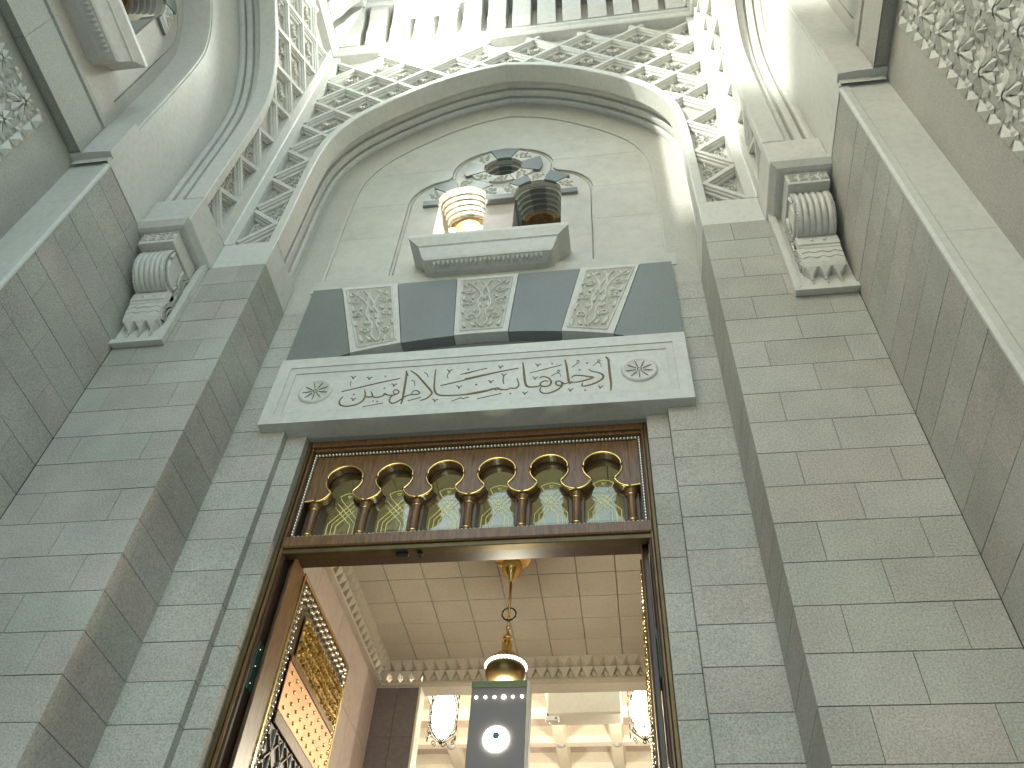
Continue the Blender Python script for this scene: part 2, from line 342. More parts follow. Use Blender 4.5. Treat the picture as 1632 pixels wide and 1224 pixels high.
STROKES=[(0.026,[(1.392,7.006),(1.413,6.964),(1.417,6.838),(1.421,6.711),(1.427,6.586),(1.42,6.465)]),(0.022,[(1.388,7.006),(1.407,6.973),(1.429,6.945)]),(0.024,[(1.206,6.823),(1.239,6.787),(1.299,6.762),(1.341,6.728),(1.354,6.689),(1.329,6.642),(1.268,6.598),(1.208,6.572),(1.15,6.559),(1.131,6.576),(1.142,6.611)]),(0.024,[(1.018,6.645),(1.055,6.629),(1.109,6.635),(1.176,6.653),(1.25,6.687),(1.204,6.705),(1.137,6.728),(1.083,6.738),(1.049,6.733),(1.026,6.706)]),(0.026,[(0.959,7.008),(0.97,6.941),(0.981,6.843),(0.989,6.746),(0.997,6.662),(1.01,6.617),(1.029,6.631)]),(0.022,[(0.997,6.647),(0.975,6.62),(0.935,6.625),(0.915,6.656),(0.888,6.667),(0.865,6.652),(0.871,6.615),(0.898,6.595),(0.928,6.605),(0.932,6.641),(0.93,6.596),(0.898,6.546),(0.843,6.507),(0.783,6.487),(0.736,6.494),(0.709,6.525),(0.705,6.566),(0.721,6.597)]),(0.022,[(0.691,6.729),(0.717,6.752),(0.758,6.747),(0.797,6.714),(0.816,6.666),(0.808,6.617),(0.768,6.596),(0.723,6.605),(0.704,6.636),(0.722,6.671),(0.757,6.685),(0.787,6.669)]),(0.026,[(0.509,7.012),(0.519,6.936),(0.532,6.805),(0.547,6.677),(0.569,6.617),(0.613,6.6),(0.667,6.603),(0.714,6.61)]),(0.02,[(0.457,6.754),(0.473,6.701),(0.48,6.646),(0.464,6.607),(0.431,6.598),(0.396,6.605),(0.37,6.587),(0.329,6.587),(0.288,6.604),(0.27,6.626)]),(0.016,[(0.314,6.803),(0.313,6.733),(0.324,6.679)]),(0.022,[(0.276,6.617),(0.245,6.592),(0.212,6.616),(0.166,6.596),(0.058,6.578),(-0.077,6.554)]),(0.02,[(-0.1,6.803),(0.064,6.842),(0.257,6.882),(0.467,6.92)]),(0.01,[(0.592,6.827),(0.756,6.876),(0.927,6.926)]),(0.01,[(0.06,6.469),(0.186,6.5),(0.308,6.532)]),(0.01,[(-0.107,6.882),(0.016,6.925),(0.129,6.957)]),(0.024,[(0.314,6.581),(0.271,6.602),(0.253,6.624),(0.209,6.605),(0.121,6.576),(-0.001,6.555),(-0.169,6.549),(-0.295,6.557),(-0.36,6.577),(-0.4,6.632),(-0.419,6.724),(-0.43,6.866),(-0.436,7.0)]),(0.024,[(-0.714,7.004),(-0.685,6.979),(-0.63,6.923),(-0.556,6.815),(-0.485,6.709),(-0.439,6.636),(-0.431,6.601),(-0.449,6.562),(-0.495,6.519),(-0.543,6.504)]),(0.02,[(-0.652,6.616),(-0.639,6.656),(-0.606,6.666),(-0.57,6.642),(-0.569,6.615),(-0.597,6.604),(-0.655,6.606),(-0.704,6.587),(-0.749,6.544),(-0.794,6.501),(-0.837,6.488),(-0.869,6.518),(-0.874,6.573),(-0.85,6.612),(-0.809,6.632),(-0.792,6.657),(-0.806,6.69),(-0.836,6.7),(-0.853,6.677),(-0.838,6.641),(-0.808,6.628)]),(0.026,[(-0.758,7.005),(-0.749,6.917),(-0.743,6.792),(-0.738,6.669),(-0.734,6.549),(-0.74,6.466)]),(0.016,[(-0.764,6.991),(-0.743,6.953),(-0.729,6.922)]),(0.022,[(-0.819,6.619),(-0.864,6.616),(-0.913,6.628),(-0.946,6.655),(-0.952,6.622),(-0.99,6.605),(-1.03,6.598),(-1.062,6.615),(-1.085,6.666),(-1.103,6.702)]),(0.024,[(-1.177,6.734),(-1.159,6.673),(-1.153,6.617),(-1.167,6.557),(-1.211,6.514),(-1.271,6.493),(-1.334,6.489),(-1.391,6.511),(-1.418,6.551),(-1.418,6.599),(-1.397,6.645)]),(0.022,[(-1.156,6.631),(-1.12,6.614),(-1.085,6.614),(-1.062,6.615)]),(0.02,[(-1.43,6.728),(-1.245,6.78),(-1.041,6.833),(-0.811,6.886)]),(0.02,[(-0.353,6.719),(-0.135,6.775),(0.079,6.833),(0.296,6.887)]),(0.01,[(-0.156,6.88),(-0.021,6.919),(0.13,6.953)]),(0.01,[(0.057,6.469),(0.172,6.497),(0.305,6.528)]),(0.01,[(-0.21,6.453),(-0.152,6.486),(-0.114,6.502),(-0.084,6.486),(-0.052,6.503),(-0.028,6.504)]),(0.01,[(-1.149,6.46),(-1.038,6.481),(-0.935,6.501)]),(0.012,[(-0.676,6.51),(-0.604,6.53),(-0.54,6.554)]),(0.01,[(-0.557,6.955),(-0.524,6.929),(-0.503,6.87)]),(0.01,[(-0.682,6.842),(-0.647,6.814),(-0.63,6.742)]),(0.01,[(-0.277,6.921),(-0.297,6.887),(-0.28,6.822)]),(0.01,[(-1.354,6.898),(-1.357,6.855),(-1.343,6.807)]),(0.01,[(1.033,6.869),(1.071,6.915),(1.102,6.942),(1.107,6.972),(1.088,6.978),(1.082,6.948)]),(0.01,[(1.255,6.877),(1.289,6.917),(1.323,6.939),(1.326,6.961),(1.304,6.963),(1.306,6.932),(1.336,6.89),(1.328,6.848)]),(0.01,[(0.815,6.75),(0.853,6.784),(0.896,6.809),(0.904,6.838),(0.882,6.836),(0.885,6.802),(0.913,6.765),(0.908,6.727)]),(0.013,[(-1.38,6.977),(-1.36,6.971),(-1.343,6.933),(-1.336,6.961),(-1.314,6.973)]),(0.013,[(-1.193,6.942),(-1.173,6.937),(-1.156,6.899),(-1.15,6.927),(-1.128,6.939)]),(0.013,[(-0.895,6.8),(-0.876,6.795),(-0.86,6.758),(-0.853,6.786),(-0.831,6.797)]),(0.013,[(-1.307,6.61),(-1.287,6.605),(-1.271,6.569),(-1.264,6.596),(-1.243,6.607)]),(0.013,[(-0.415,6.506),(-0.396,6.501),(-0.383,6.466),(-0.375,6.492),(-0.353,6.504)]),(0.013,[(-0.18,6.696),(-0.161,6.69),(-0.148,6.655),(-0.139,6.681),(-0.118,6.693)]),(0.013,[(0.153,6.748),(0.171,6.743),(0.183,6.707),(0.192,6.734),(0.214,6.745)]),(0.013,[(-0.313,6.976),(-0.294,6.97),(-0.281,6.932),(-0.272,6.96),(-0.25,6.972)]),(0.013,[(0.242,6.981),(0.261,6.975),(0.272,6.938),(0.282,6.966),(0.304,6.978)]),(0.013,[(0.641,6.97),(0.66,6.964),(0.67,6.927),(0.68,6.955),(0.703,6.967)]),(0.013,[(0.62,6.757),(0.638,6.751),(0.648,6.716),(0.658,6.742),(0.68,6.754)]),(0.013,[(0.153,6.748),(0.171,6.743),(0.183,6.707),(0.192,6.734),(0.214,6.746)]),(0.013,[(0.52,6.528),(0.537,6.523),(0.548,6.489),(0.558,6.515),(0.579,6.526)]),(0.013,[(0.987,6.532),(1.004,6.527),(1.013,6.493),(1.024,6.519),(1.045,6.53)]),(0.013,[(1.291,6.546),(1.308,6.541),(1.316,6.507),(1.327,6.532),(1.349,6.544)]),(0.013,[(0.285,6.841),(0.304,6.836),(0.315,6.799),(0.325,6.826),(0.347,6.838)]),(0.022,[(-1.291,6.669),(-1.274,6.669)]),(0.022,[(-1.057,6.543),(-1.041,6.543)]),(0.022,[(-1.012,6.532),(-0.996,6.532)]),(0.022,[(-0.969,6.741),(-0.953,6.741)]),(0.022,[(-0.99,6.939),(-0.974,6.939)]),(0.022,[(-0.081,6.954),(-0.064,6.954)]),(0.022,[(0.022,6.696),(0.038,6.696)]),(0.022,[(0.391,6.518),(0.41,6.518)]),(0.022,[(1.102,6.825),(1.121,6.825)]),(0.022,[(1.182,6.929),(1.201,6.929)]),(0.022,[(-0.085,6.962),(-0.065,6.962)]),(0.022,[(0.022,6.698),(0.041,6.698)]),(0.022,[(0.814,6.958),(0.833,6.958)]),(0.022,[(1.153,6.496),(1.172,6.496)])]
ABS = {}
def at_thing(name, label, cat, loc, group=None):
    # an Empty at a thing's base whose parts are written in world coordinates
    o = thing(name, label, cat, loc, 0.0, group); ABS[o.name] = Matrix.Translation(-Vector(loc)); return o
_build = MB.build
def build_abs(self, name, mat, parent=None, smooth=False, fix=True):
    o = _build(self, name, mat, parent, smooth, fix)
    if parent is not None and parent.name in ABS: o.matrix_parent_inverse = ABS[parent.name]
    return o
MB.build = build_abs
_inst = inst
def inst(name, me, parent, loc=(0, 0, 0), rot=(0, 0, 0), scale=(1, 1, 1)):
    o = _inst(name, me, parent, loc, rot, scale)
    if parent.name in ABS: o.matrix_parent_inverse = ABS[parent.name]
    return o
def side(s): return 'left' if s < 0 else 'right'

Y1, Y2, Y3 = 5.0, 5.725, 5.81            # pier front, wide strip, narrow strip
GZ = -1.6                                # ground level (the camera is at zero)
C0, CH, GAP, VG = 6.29, 0.3575, 0.007, 0.0045        # a course line, course height, joint
ROWS = range(-6, 13)                     # row i lies between C0-CH*i and C0-CH*(i+1)
BASEZ = C0 - CH * 13

# ------------------------------------------------------------------ ground
mb = MB(); mb.add([(-600, -600, GZ), (600, -600, GZ), (600, 600, GZ), (-600, 600, GZ)], [(0, 1, 2, 3)])
structure(mb.build('ground', 'paving'))

# ------------------------------------------------------------------ ashlar piers, strips and side walls
def zprism(poly, z0, z1):
    return MB().prism(poly, z0, z1, lambda p, q, a: (p, q, a))
def mirror(poly, s): return poly if s > 0 else [(-p, q) for p, q in reversed(poly)]
for s in (1, -1):
    pier = at_thing('stone_pier', f'grey granite block pier with stepped inner edge, {side(s)} of the tall doorway', 'pier', (s * 2.9, 5.4, GZ), 'granite piers flanking the doorway')
    # solid core behind the blocks (mortar shows in the joints)
    core = mirror([(1.757, 5.90), (1.757, 6.6), (4.3, 6.6), (4.3, 5.012), (2.562, 5.012), (2.562, 5.737), (1.978, 5.737), (1.978, 5.822), (1.764, 5.822)], s)
    zprism(core, GZ, 8.40).build('core', 'mortar', pier)
    plinth = mirror([(1.752, 5.90), (1.752, Y3 - .0), (1.966, Y3), (1.966, Y2), (2.55, Y2), (2.55, Y1), (3.86, Y1), (3.86, 5.1), (2.65, 5.1), (2.65, 5.9)], s)
    zprism(plinth, GZ, BASEZ - GAP).build('plinth', 'granite', pier)
    for i in ROWS:
        z1 = C0 - CH * i - GAP / 2; z0 = C0 - CH * (i + 1) + GAP / 2
        js = (2.85, 3.56) if i % 2 == 0 else (3.205,)
        e = lambda: random.uniform(-.0015, .0015)
        y = Y1 + e(); g = VG / 2
        zprism(mirror([(2.55, y), (js[0] - g, y), (js[0] - g, 5.12), (2.66, 5.12), (2.66, Y2 + .06), (2.55, Y2 + .06)], s), z0, z1).build('stone_block', 'granite', pier)
        for a, b in zip(js, list(js[1:]) + [3.858]):
            y = Y1 + e(); zprism(mirror([(a + g, y), (b - g, y), (b - g, 5.12), (a + g, 5.12)], s), z0, z1).build('stone_block', 'granite', pier)
        y = Y2 + e(); zprism(mirror([(1.966, y), (2.548, y), (2.548, 5.90), (1.966, 5.90)], s), z0, z1).build('stone_block', 'granite', pier)
        if i >= 0:
            y = Y3 + e(); zprism(mirror([(1.752, y), (1.963, y), (1.963, 6.0), (1.752, 6.0)], s), z0, z1 - (.012 if i == 0 else 0)).build('stone_block', 'granite', pier)

SC_ROS = []
WX, YF, WX2 = 3.86, 3.56, 4.32           # side wall face, its front edge, recessed side wall
for s in (1, -1):
    w = at_thing('side_wall', f'{side(s)} porch side wall of granite blocks with pierced star screen', 'wall', (s * 4.2, 2.5, GZ), 'side walls of the porch')
    zprism(mirror([(WX + .012, YF + .02), (WX + .012, 5.2), (5.2, 5.2), (5.2, YF + .02)], s), GZ, 8.42).build('core', 'mortar', w)
    zprism(mirror([(WX, YF + .03), (WX, 4.998), (WX + .1, 4.998), (WX + .1, YF + .03)], s), GZ, BASEZ - GAP).build('plinth', 'granite', w)
    for i in ROWS:
        z1 = C0 - CH * i - GAP / 2; z0 = C0 - CH * (i + 1) + GAP / 2
        js = [YF + .03] + ([3.888, 4.59] if i % 2 else [4.235]) + [4.996]
        for a, b in zip(js[:-1], js[1:]):
            x = WX + random.uniform(-.0015, .0015)
            zprism(mirror([(x, a + .0015), (x, b - .0015), (WX + .12, b - .0015), (WX + .12, a + .0015)], s), z0, z1).build('stone_block', 'granite', w)
    # smooth moulded jamb at the front edge of the block wall, in tall pieces
    zz = [GZ, 1.1, 3.35, 5.62, 7.6, 8.5]
    for a, b in zip(zz[:-1], zz[1:]):
        zprism(mirror([(WX - .012, YF + .03), (WX - .012, YF + .01), (WX + .008, YF - .012), (WX + .07, YF - .012), (WX + .085, YF), (WX2 + .02, YF), (WX2 + .02, YF + .2), (WX + .1, YF + .2), (WX + .1, YF + .03)], s), a + .003, b - .001).build('jamb_stone', 'marble', w)
    MB().box(min(s * WX2, s * (WX2 + .3)), max(s * WX2, s * (WX2 + .3)), -1.44, YF + .1, GZ, 8.52).build('recessed_panel', 'grey_granite', w)
    # string course over the recessed wall, dying into the jamb
    fx = WX2 - .14
    prof = [(WX2 + .05, 8.545), (fx + .03, 8.545), (fx, 8.50), (fx, 8.56), (fx + .012, 8.575), (fx + .012, 9.10), (fx + .03, 9.115), (fx + .03, 9.13), (fx, 9.145), (fx, 9.22), (WX2 + .3, 9.22), (WX2 + .3, 8.545)]
    for a, b in ((-1.44, .6), (.6, 2.2), (2.2, 3.44)):
        MB().prism([(s * p, q) for p, q in prof], a + .002, b - .002, lambda p, q, t: (p, t, q)).build('string_course', 'grey_granite', w)
    # the block that closes the string course against the jamb
    zprism(mirror([(WX - .012, YF + .03), (WX - .012, YF - .10), (WX + .2, YF - .115), (WX2 + .1, YF - .115), (WX2 + .1, YF + .03)], s), 8.503, 9.24).build('end_block', 'marble', w)
    # pierced star screen
    scr = MB().box(min(s * (WX2 - .004), s * (WX2 + .05)), max(s * (WX2 - .004), s * (WX2 + .05)), -1.2, 2.93, 2.3, 8.40).build('screen_ground', 'grey_granite', w)
    SC_ROS.append((s, w))

def star_mesh():
    # faceted star boss with kite petals; outward = -y local, in the x-z plane
    mb = MB(); n = 8
    def kite(a, r0, r1, r2, hw, h0, h1, h2):
        ca, sa = math.cos(a), math.sin(a)
        P = lambda r, t, h: (ca * r - sa * t, -h, sa * r + ca * t)
        mb.add([P(r0, 0, h0), P(r1, hw, .0), P(r2, 0, h2), P(r1, -hw, .0), P(r1, 0, h1)], [(0, 1, 4), (1, 2, 4), (2, 3, 4), (3, 0, 4)])
    for k in range(n):
        a = 2 * PI * k / n
        kite(a, .030, .125, .205, .050, .050, .040, .010)
        kite(a + PI / n, .120, .175, .222, .030, .006, .026, .004)
    mb.dome((0, -.018, 0), .036, (0, -1, 0), 8, 2, .9)
    for k in range(4): kite(PI / 4 + k * PI / 2, .215, .265, .325, .042, .012, .03, .006)
    return mb.mesh('carved_star', 'carved_marble')
def small_star_mesh():
    mb = MB()
    for k in range(6):
        a = 2 * PI * k / 6; ca, sa = math.cos(a), math.sin(a); P = lambda r, t, h: (ca * r - sa * t, -h, sa * r + ca * t)
        mb.add([P(0, 0, .05), P(.05, .03, .0), P(.10, 0, .004), P(.05, -.03, .0), P(.05, 0, .042)], [(0, 1, 4), (1, 2, 4), (2, 3, 4), (3, 0, 4)])
    return mb.mesh('carved_boss', 'carved_marble')
sm, bm_ = star_mesh(), small_star_mesh()
tm_ = MB().add([(-.055, 0, -.11), (.05, 0, -.075), (.055, 0, .075), (-.055, 0, .11), (.0, -.045, 0)], [(0, 1, 4), (1, 2, 4), (2, 3, 4), (3, 0, 4)]).mesh('edge_tooth', 'carved_marble')
for s, w in SC_ROS:
    rz = -PI / 2 if s > 0 else PI / 2
    for k in range(26): inst('edge_tooth', tm_, w, (s * (WX2 - .006), 2.955, 8.25 - .22 * k), (0, 0, rz), (-s, 1, 1))
    for iy in range(5):
        for iz in range(14):
            y = 2.70 - .44 * iy; z = 8.14 - .44 * iz
            if z < 2.5: continue
            inst('carved_star', sm, w, (s * (WX2 - .006), y, z), (0, 0, rz), (1, .9, 1))
            inst('carved_boss', bm_, w, (s * (WX2 - .006), y - .22, z - .22), (0, 0, rz))

# ------------------------------------------------------------------ pointed arches: one on the portal, one on each side of the porch
EDGE = [(2.67, 8.96), (2.672, 9.6), (2.677, 10.2), (2.68, 10.8), (2.665, 11.4), (2.61, 11.9), (2.46, 12.36), (2.24, 12.76), (1.88, 13.18), (1.60, 13.44), (1.18, 13.78), (0.65, 14.08), (0.0, 14.27)]
PROF = spline(EDGE, 4)
def arch_z(u):
    u = abs(u)
    for (a, b) in zip(PROF[:-1], PROF[1:]):
        if b[0] <= u <= a[0] and a[0] != b[0] and a[1] > 10.8: return a[1] + (b[1] - a[1]) * (a[0] - u) / (a[0] - b[0])
    return 8.96 if u > 2.66 else 10.8
def offset_prof(d, base=None):
    out = []
    n = len(PROF)
    for i, (u, z) in enumerate(PROF):
        a = PROF[max(i - 1, 0)]; b = PROF[min(i + 1, n - 1)]
        dx, dz = b[0] - a[0], b[1] - a[1]; L = math.hypot(dx, dz)
        out.append([u - dz / L * d, z + dx / L * d])       # inward normal
    k = next((i for i in range(n) if out[i][0] <= 1e-6), None)
    if k is not None and k >= 2:
        p, q = out[k - 2], out[k - 1]
        z0 = q[1] + (q[1] - p[1]) * (q[0]) / max(p[0] - q[0], 1e-6)
        for i in range(k, n): out[i] = [0.0, z0]
    out[-1][0] = 0.0
    if base is not None: out[0][1] = base
    else: out[0][1] = PROF[0][1]
    return [tuple(p) for p in out]
SEC = [(-.0, .14), (0.0, .012), (.012, 0.0), (.108, 0.0), (.12, .012), (.12, .285), (.112, .295), (-.045, .297), (-.045, .322), (-.01, .326), (.0, .335), (.004, .385), (.0, .432), (-.01, .442), (-.045, .446), (-.045, .472), (.012, .476), (.022, .485), (.026, .53), (.022, .575), (.012, .584), (-.03, .588), (-.03, .612), (.035, .616), (.045, .625), (.05, .665), (.045, .70), (.03, .712), (.03, .724), (.055, .725)]
def sweep(sec, i0, i1, sgn, base=None):
    mb = MB(); cols = [offset_prof(d, base) for d, v in sec]; vs = []; k = len(sec)
    for i in range(i0, i1 + 1):
        for j in range(k): vs.append((sgn * cols[j][i][0], sec[j][1], cols[j][i][1]))
    fs = [(a * k + b, (a + 1) * k + b, (a + 1) * k + b + 1, a * k + b + 1) for a in range(i1 - i0) for b in range(k - 1)]
    return mb.add(vs, fs)
RIBU, TOPZ = 3.105, 15.42
def in_field(u, z): return abs(u) < RIBU + .02 and 8.95 < z < TOPZ and (abs(u) > 2.675 or z > arch_z(u) + .005) and (z > 10.8 or abs(u) > 2.672)
def bar_mesh(L):
    P = [(-.078, .145), (-.078, .10), (-.068, .085), (-.054, .080), (-.048, .050), (-.036, .040), (-.030, .016), (.030, .016), (.036, .040), (.048, .050), (.054, .080), (.068, .085), (.078, .10), (.078, .145)]
    mb = MB(); mb.prism(P, -L / 2, L / 2, lambda p, q, a: (a, q, p)); return mb
def shell_mesh():
    # small carved leaf boss for a lattice cell: fan of ridged lobes curling out at the lower rim
    mb = MB(); n = 7
    for k in range(n):
        a0 = PI * (k / n - .5) * 1.25 - PI / 2; a1 = PI * ((k + 1) / n - .5) * 1.25 - PI / 2; am = (a0 + a1) / 2
        P = lambda a, r, h: (r * math.cos(a), .13 - h, r * math.sin(a) + .10)
        mb.add([P(am, .01, .02), P(a0, .11, .045), P(am, .12, .075), P(a1, .11, .045), P(a0, .185, .05), P(am, .205, .085), P(a1, .185, .05), P(am, .19, .0), P(a0, .17, 0), P(a1, .17, 0)],
               [(0, 1, 2), (0, 2, 3), (1, 4, 5, 2), (2, 5, 6, 3), (4, 8, 7, 5), (5, 7, 9, 6)])
    fn = lambda p, q, h: (p, .138 - h, q)
    for sg in (-1, 1):
        mb.ribbon([(sg * p, q) for p, q in spiral(.13, .10, .015, .075, 1.0, 1.2, 12)], .024, .03, fn)
        mb.ribbon([(sg * .02, .14), (sg * .06, .21), (sg * .03, .30)], .03, .03, fn)
        mb.ribbon([(sg * .03, -.16), (sg * .10, -.20), (sg * .05, -.28)], .03, .03, fn)
        mb.ribbon([(sg * .22, -.03), (sg * .29, .0), (sg * .22, .06)], .03, .03, fn)
    return mb.mesh('carved_leaf', 'carved_marble')
SHELL = shell_mesh()
def half_leaf_mesh():
    mb = MB(); fn = lambda p, q, h: (p, .138 - h, q)
    for (u, z, r, t) in ((.08, .0, .07, 1), (.17, .13, .05, -1), (.17, -.13, .05, 1), (.26, .0, .04, 1)):
        mb.ribbon(spiral(u, z, .012, r, 2.0, 1.3 * t, 12), .024, .028, fn)
    for (u, z, a) in ((.05, .18, 1.0), (.05, -.18, -1.0), (.05, .27, 1.4), (.05, -.27, -1.4), (.2, .03, .3), (.12, .09, 2.4), (.12, -.09, -2.4)):
        mb.ribbon([(u - .04 * math.cos(a), z - .04 * math.sin(a)), (u + .008, z), (u + .04 * math.cos(a), z + .04 * math.sin(a))], .032, .03, fn)
    return mb.mesh('carved_sprig', 'carved_marble')
SPRIG = half_leaf_mesh()
BARS = {}
def build_arch(label, loc, rotz, sy, dband, group, dreveal, full):
    t = thing('pointed_arch', label, 'arch', loc, rotz, group, (1, sy, 1))
    # recessed field behind the lattice
    outer = [(-RIBU - .1, 8.6), (-2.62, 8.6)] + [(-u, z) for u, z in offset_prof(.06)] + [(u, z) for u, z in reversed(offset_prof(.06))][1:] + [(2.62, 8.6), (RIBU + .1, 8.6), (RIBU + .1, TOPZ + .5), (-RIBU - .1, TOPZ + .5)]
    outer = [(u, z) for u, z in outer]
    fill_plate([outer], .14, .20, lambda p, q, a: (p, a, q)).build('lattice_ground', 'band_stone', t)
    # moulded ring in voussoirs
    n = len(PROF) - 1; cuts = [0, 7, 13, 19, 25, 31, 37, 43, n]
    for sg in (-1, 1):
        for a, b in zip(cuts[:-1], cuts[1:]): sweep(SEC, a, b, sg).build('arch_stone', 'marble', t, fix=False)
        cuts2 = [0, 9, 18, 27, 37, n]
        for a, b in zip(cuts2[:-1], cuts2[1:]):
            sec = [(.055, .725), (dband - .02, .725), (dband, .735), (dband, .725 + dreveal)] if full else [(.055, .725), (dband - .03, .725), (dband - .03, .715), (dband, .715), (dband, .735), (dband + .03, .735), (dband + .03, .725 + dreveal)]
            sweep(sec, a, b, sg, 8.40).build('arch_band', 'band_stone' if full else 'marble', t, fix=False)
        # base block under the lattice and the ring
        x0, x1 = sorted((sg * 2.552, sg * 3.236))
        MB().cbox(x0, x1, -.001, .72, 8.437, 8.96, .006).build('base_block', 'marble', t)
    # lattice bars, clipped to the field
    for fam in (1, -1):
        for k in range(-3, 30):
            c = .45 + .9 * k               # z + fam*u = c
            run = []; u = -RIBU - .02
            while u <= RIBU + .04:
                z = c - fam * u
                if in_field(u, z): run.append(u)
                else:
                    if len(run) > 12:
                        a, b = run[0], run[-1]; L = round((b - a) * math.sqrt(2), 2); key = (L, fam)
                        if key not in BARS: BARS[key] = bar_mesh(L).mesh('lattice_bar', 'marble')
                        um = (a + b) / 2
                        inst('lattice_bar', BARS[key], t, (um, .003 if fam > 0 else 0, c - fam * um), (0, fam * PI / 4, 0))
                    run = []
                u += .02
    # carved leaves in the cells
    for i in range(-2, 30):
        for j in range(-12, 30):
            u = .45 * (i - j); z = .9 + .45 * (i + j)
            if abs(u) > RIBU + .2 or not (8.9 < z < TOPZ + .1): continue
            r = .30
            if all(in_field(u + r * a, z + r * b) for a, b in ((1, 0), (-1, 0), (0, 1), (0, -1), (0, 0))):
                inst('carved_leaf', SHELL, t, (u, 0, z), (0, 0, 0), (.56, .9, .56))
            elif abs(u) > 2.95 and in_field(math.copysign(2.9, u), z):
                inst('carved_sprig', SPRIG, t, (math.copysign(RIBU - .02, u), 0, z), (0, 0, 0), (-math.copysign(1, u), 1, 1))
            elif in_field(u, z + .1) and abs(u) < 2.6 and in_field(u - .2, z + .12) and in_field(u + .2, z + .12):
                inst('carved_leaf', SHELL, t, (u, 0, z + .12), (0, 0, 0), (.6, 1, .6))
            else:
                v = 2.70 * (1 if u > 0 else -1)
                if 2.2 < abs(u) < 2.75 and z < 11.6 and in_field(v, z): inst('carved_sprig', SPRIG, t, (v + math.copysign(.03, u), 0, z), (0, 0, 0), (math.copysign(.9, u), 1, .9))
    return t
build_arch('tall pointed stone arch with lattice spandrel directly above the doorway', (0, Y1, 0), 0, 1.0, .48, 'pointed porch arches', .06, True)
for s in (1, -1):
    build_arch(f'{side(s)} porch side arch with ringed mouldings seen steeply from below', (s * 3.24, 1.78, 0), -s * PI / 2, .615 / .725, .90, 'pointed porch arches', .52, False)

# corner posts between the portal wall and the side arches
for s in (1, -1):
    p = at_thing('corner_post', f'plain marble corner rib rising between the lattices, {side(s)} corner of the porch', 'corner post', (s * 3.2, 4.95, 8.96), 'porch corner ribs')
    for a, b in ((8.962, 10.6), (10.6, 12.4), (12.4, 14.1), (14.1, 15.6)):
        zprism(mirror([(3.105, Y1 - .004), (3.225, Y1 - .004), (3.232, Y1 - .012), (3.236, Y1 - .02), (3.236, 4.835), (3.40, 4.835), (3.40, 5.2), (3.105, 5.2)], s), a + .0015, b - .0015).build('rib_stone', 'marble', p)
    # masonry carried by the bracket, behind the lattice field of the side arch
    zprism(mirror([(3.44, 4.68), (3.84, 4.68), (3.84, 5.3), (3.44, 5.3)], s), 8.5, 16).build('pier_core', 'marble', p)

# ------------------------------------------------------------------ cornices on top of the arches
def build_cornice(label, loc, rotz, group):
    t = thing('cornice', label, 'cornice', loc, rotz, group)
    for a, b in ((-3.2, -1.07), (-1.07, 1.07), (1.07, 3.2)):
        MB().prism([(.2, 15.44), (-.03, 15.44), (-.05, 15.47), (-.05, 15.60), (-.08, 15.63), (-.08, 15.72), (.2, 15.72)], a + .001, b - .001, lambda p, q, u: (u, p, q)).build('fascia', 'marble', t)
        MB().prism([(.2, 16.92), (-.42, 16.92), (-.46, 16.98), (-.46, 17.10), (-.54, 17.22), (-.56, 17.40), (.2, 17.40)], a + .001, b - .001, lambda p, q, u: (u, p, q)).build('crown_moulding', 'marble', t)
    MB().box(-3.2, 3.2, .02, .2, 15.72, 16.92).build('frieze', 'marble', t)
    m = MB().prism([(.02, 15.73), (-.10, 15.73), (-.13, 15.86), (-.20, 16.02), (-.24, 16.3), (-.30, 16.55), (-.38, 16.72), (-.40, 16.90), (.02, 16.90)], -.165, .165, lambda p, q, u: (u, p, q)).mesh('modillion', 'marble')
    for k in range(-7, 7): inst('modillion', m, t, (.2275 + .455 * k, 0, 0))
    MB().box(-3.26, 3.26, .15, .6, 15.2, 19.0).build('upper_wall', 'marble', t)
    return t
build_cornice('moulded cornice with a row of modillions above the doorway arch', (0, Y1, 0), 0, 'porch cornices')
for s in (1, -1):
    build_cornice(f'cornice with modillions above the {side(s)} side arch of the porch', (s * 3.24, 1.78, 0), -s * PI / 2, 'porch cornices')

# ------------------------------------------------------------------ trefoil windows
BANDE = offset_prof(.45)
def band_u(z):
    for a, b in zip(BANDE[:-1], BANDE[1:]):
        if a[1] <= z <= b[1]: return a[0] + (b[0] - a[0]) * (z - a[1]) / max(b[1] - a[1], 1e-6)
    return BANDE[0][0] if z < BANDE[0][1] else 0.0
TREF = [(1.33, 9.11), (1.335, 10.0), (1.335, 10.75)] + [(0.72 + .615 * math.cos(a), 11.02 + .68 * math.sin(a)) for a in [PI / 2 * i / 10 for i in range(0, 10)]] + [(0.755, 11.745)] + [(.76 * math.cos(a), 11.90 + .67 * math.sin(a)) for a in [PI / 2 * i / 12 - .06 for i in range(0, 13)]] + [(0.0, 12.575)]
def tref_u(z):
    if z >= 12.575: return 0.0
    best = None
    for a, b in zip(TREF[:-1], TREF[1:]):
        if a[1] <= z <= b[1] and b[1] > a[1]: best = a[0] + (b[0] - a[0]) * (z - a[1]) / (b[1] - a[1])
    return 1.33 if best is None else best
WC, WR, WS = .55, .335, 11.06            # window arch centre, radius, springing
OC, OR = 11.95, .285                     # oculus
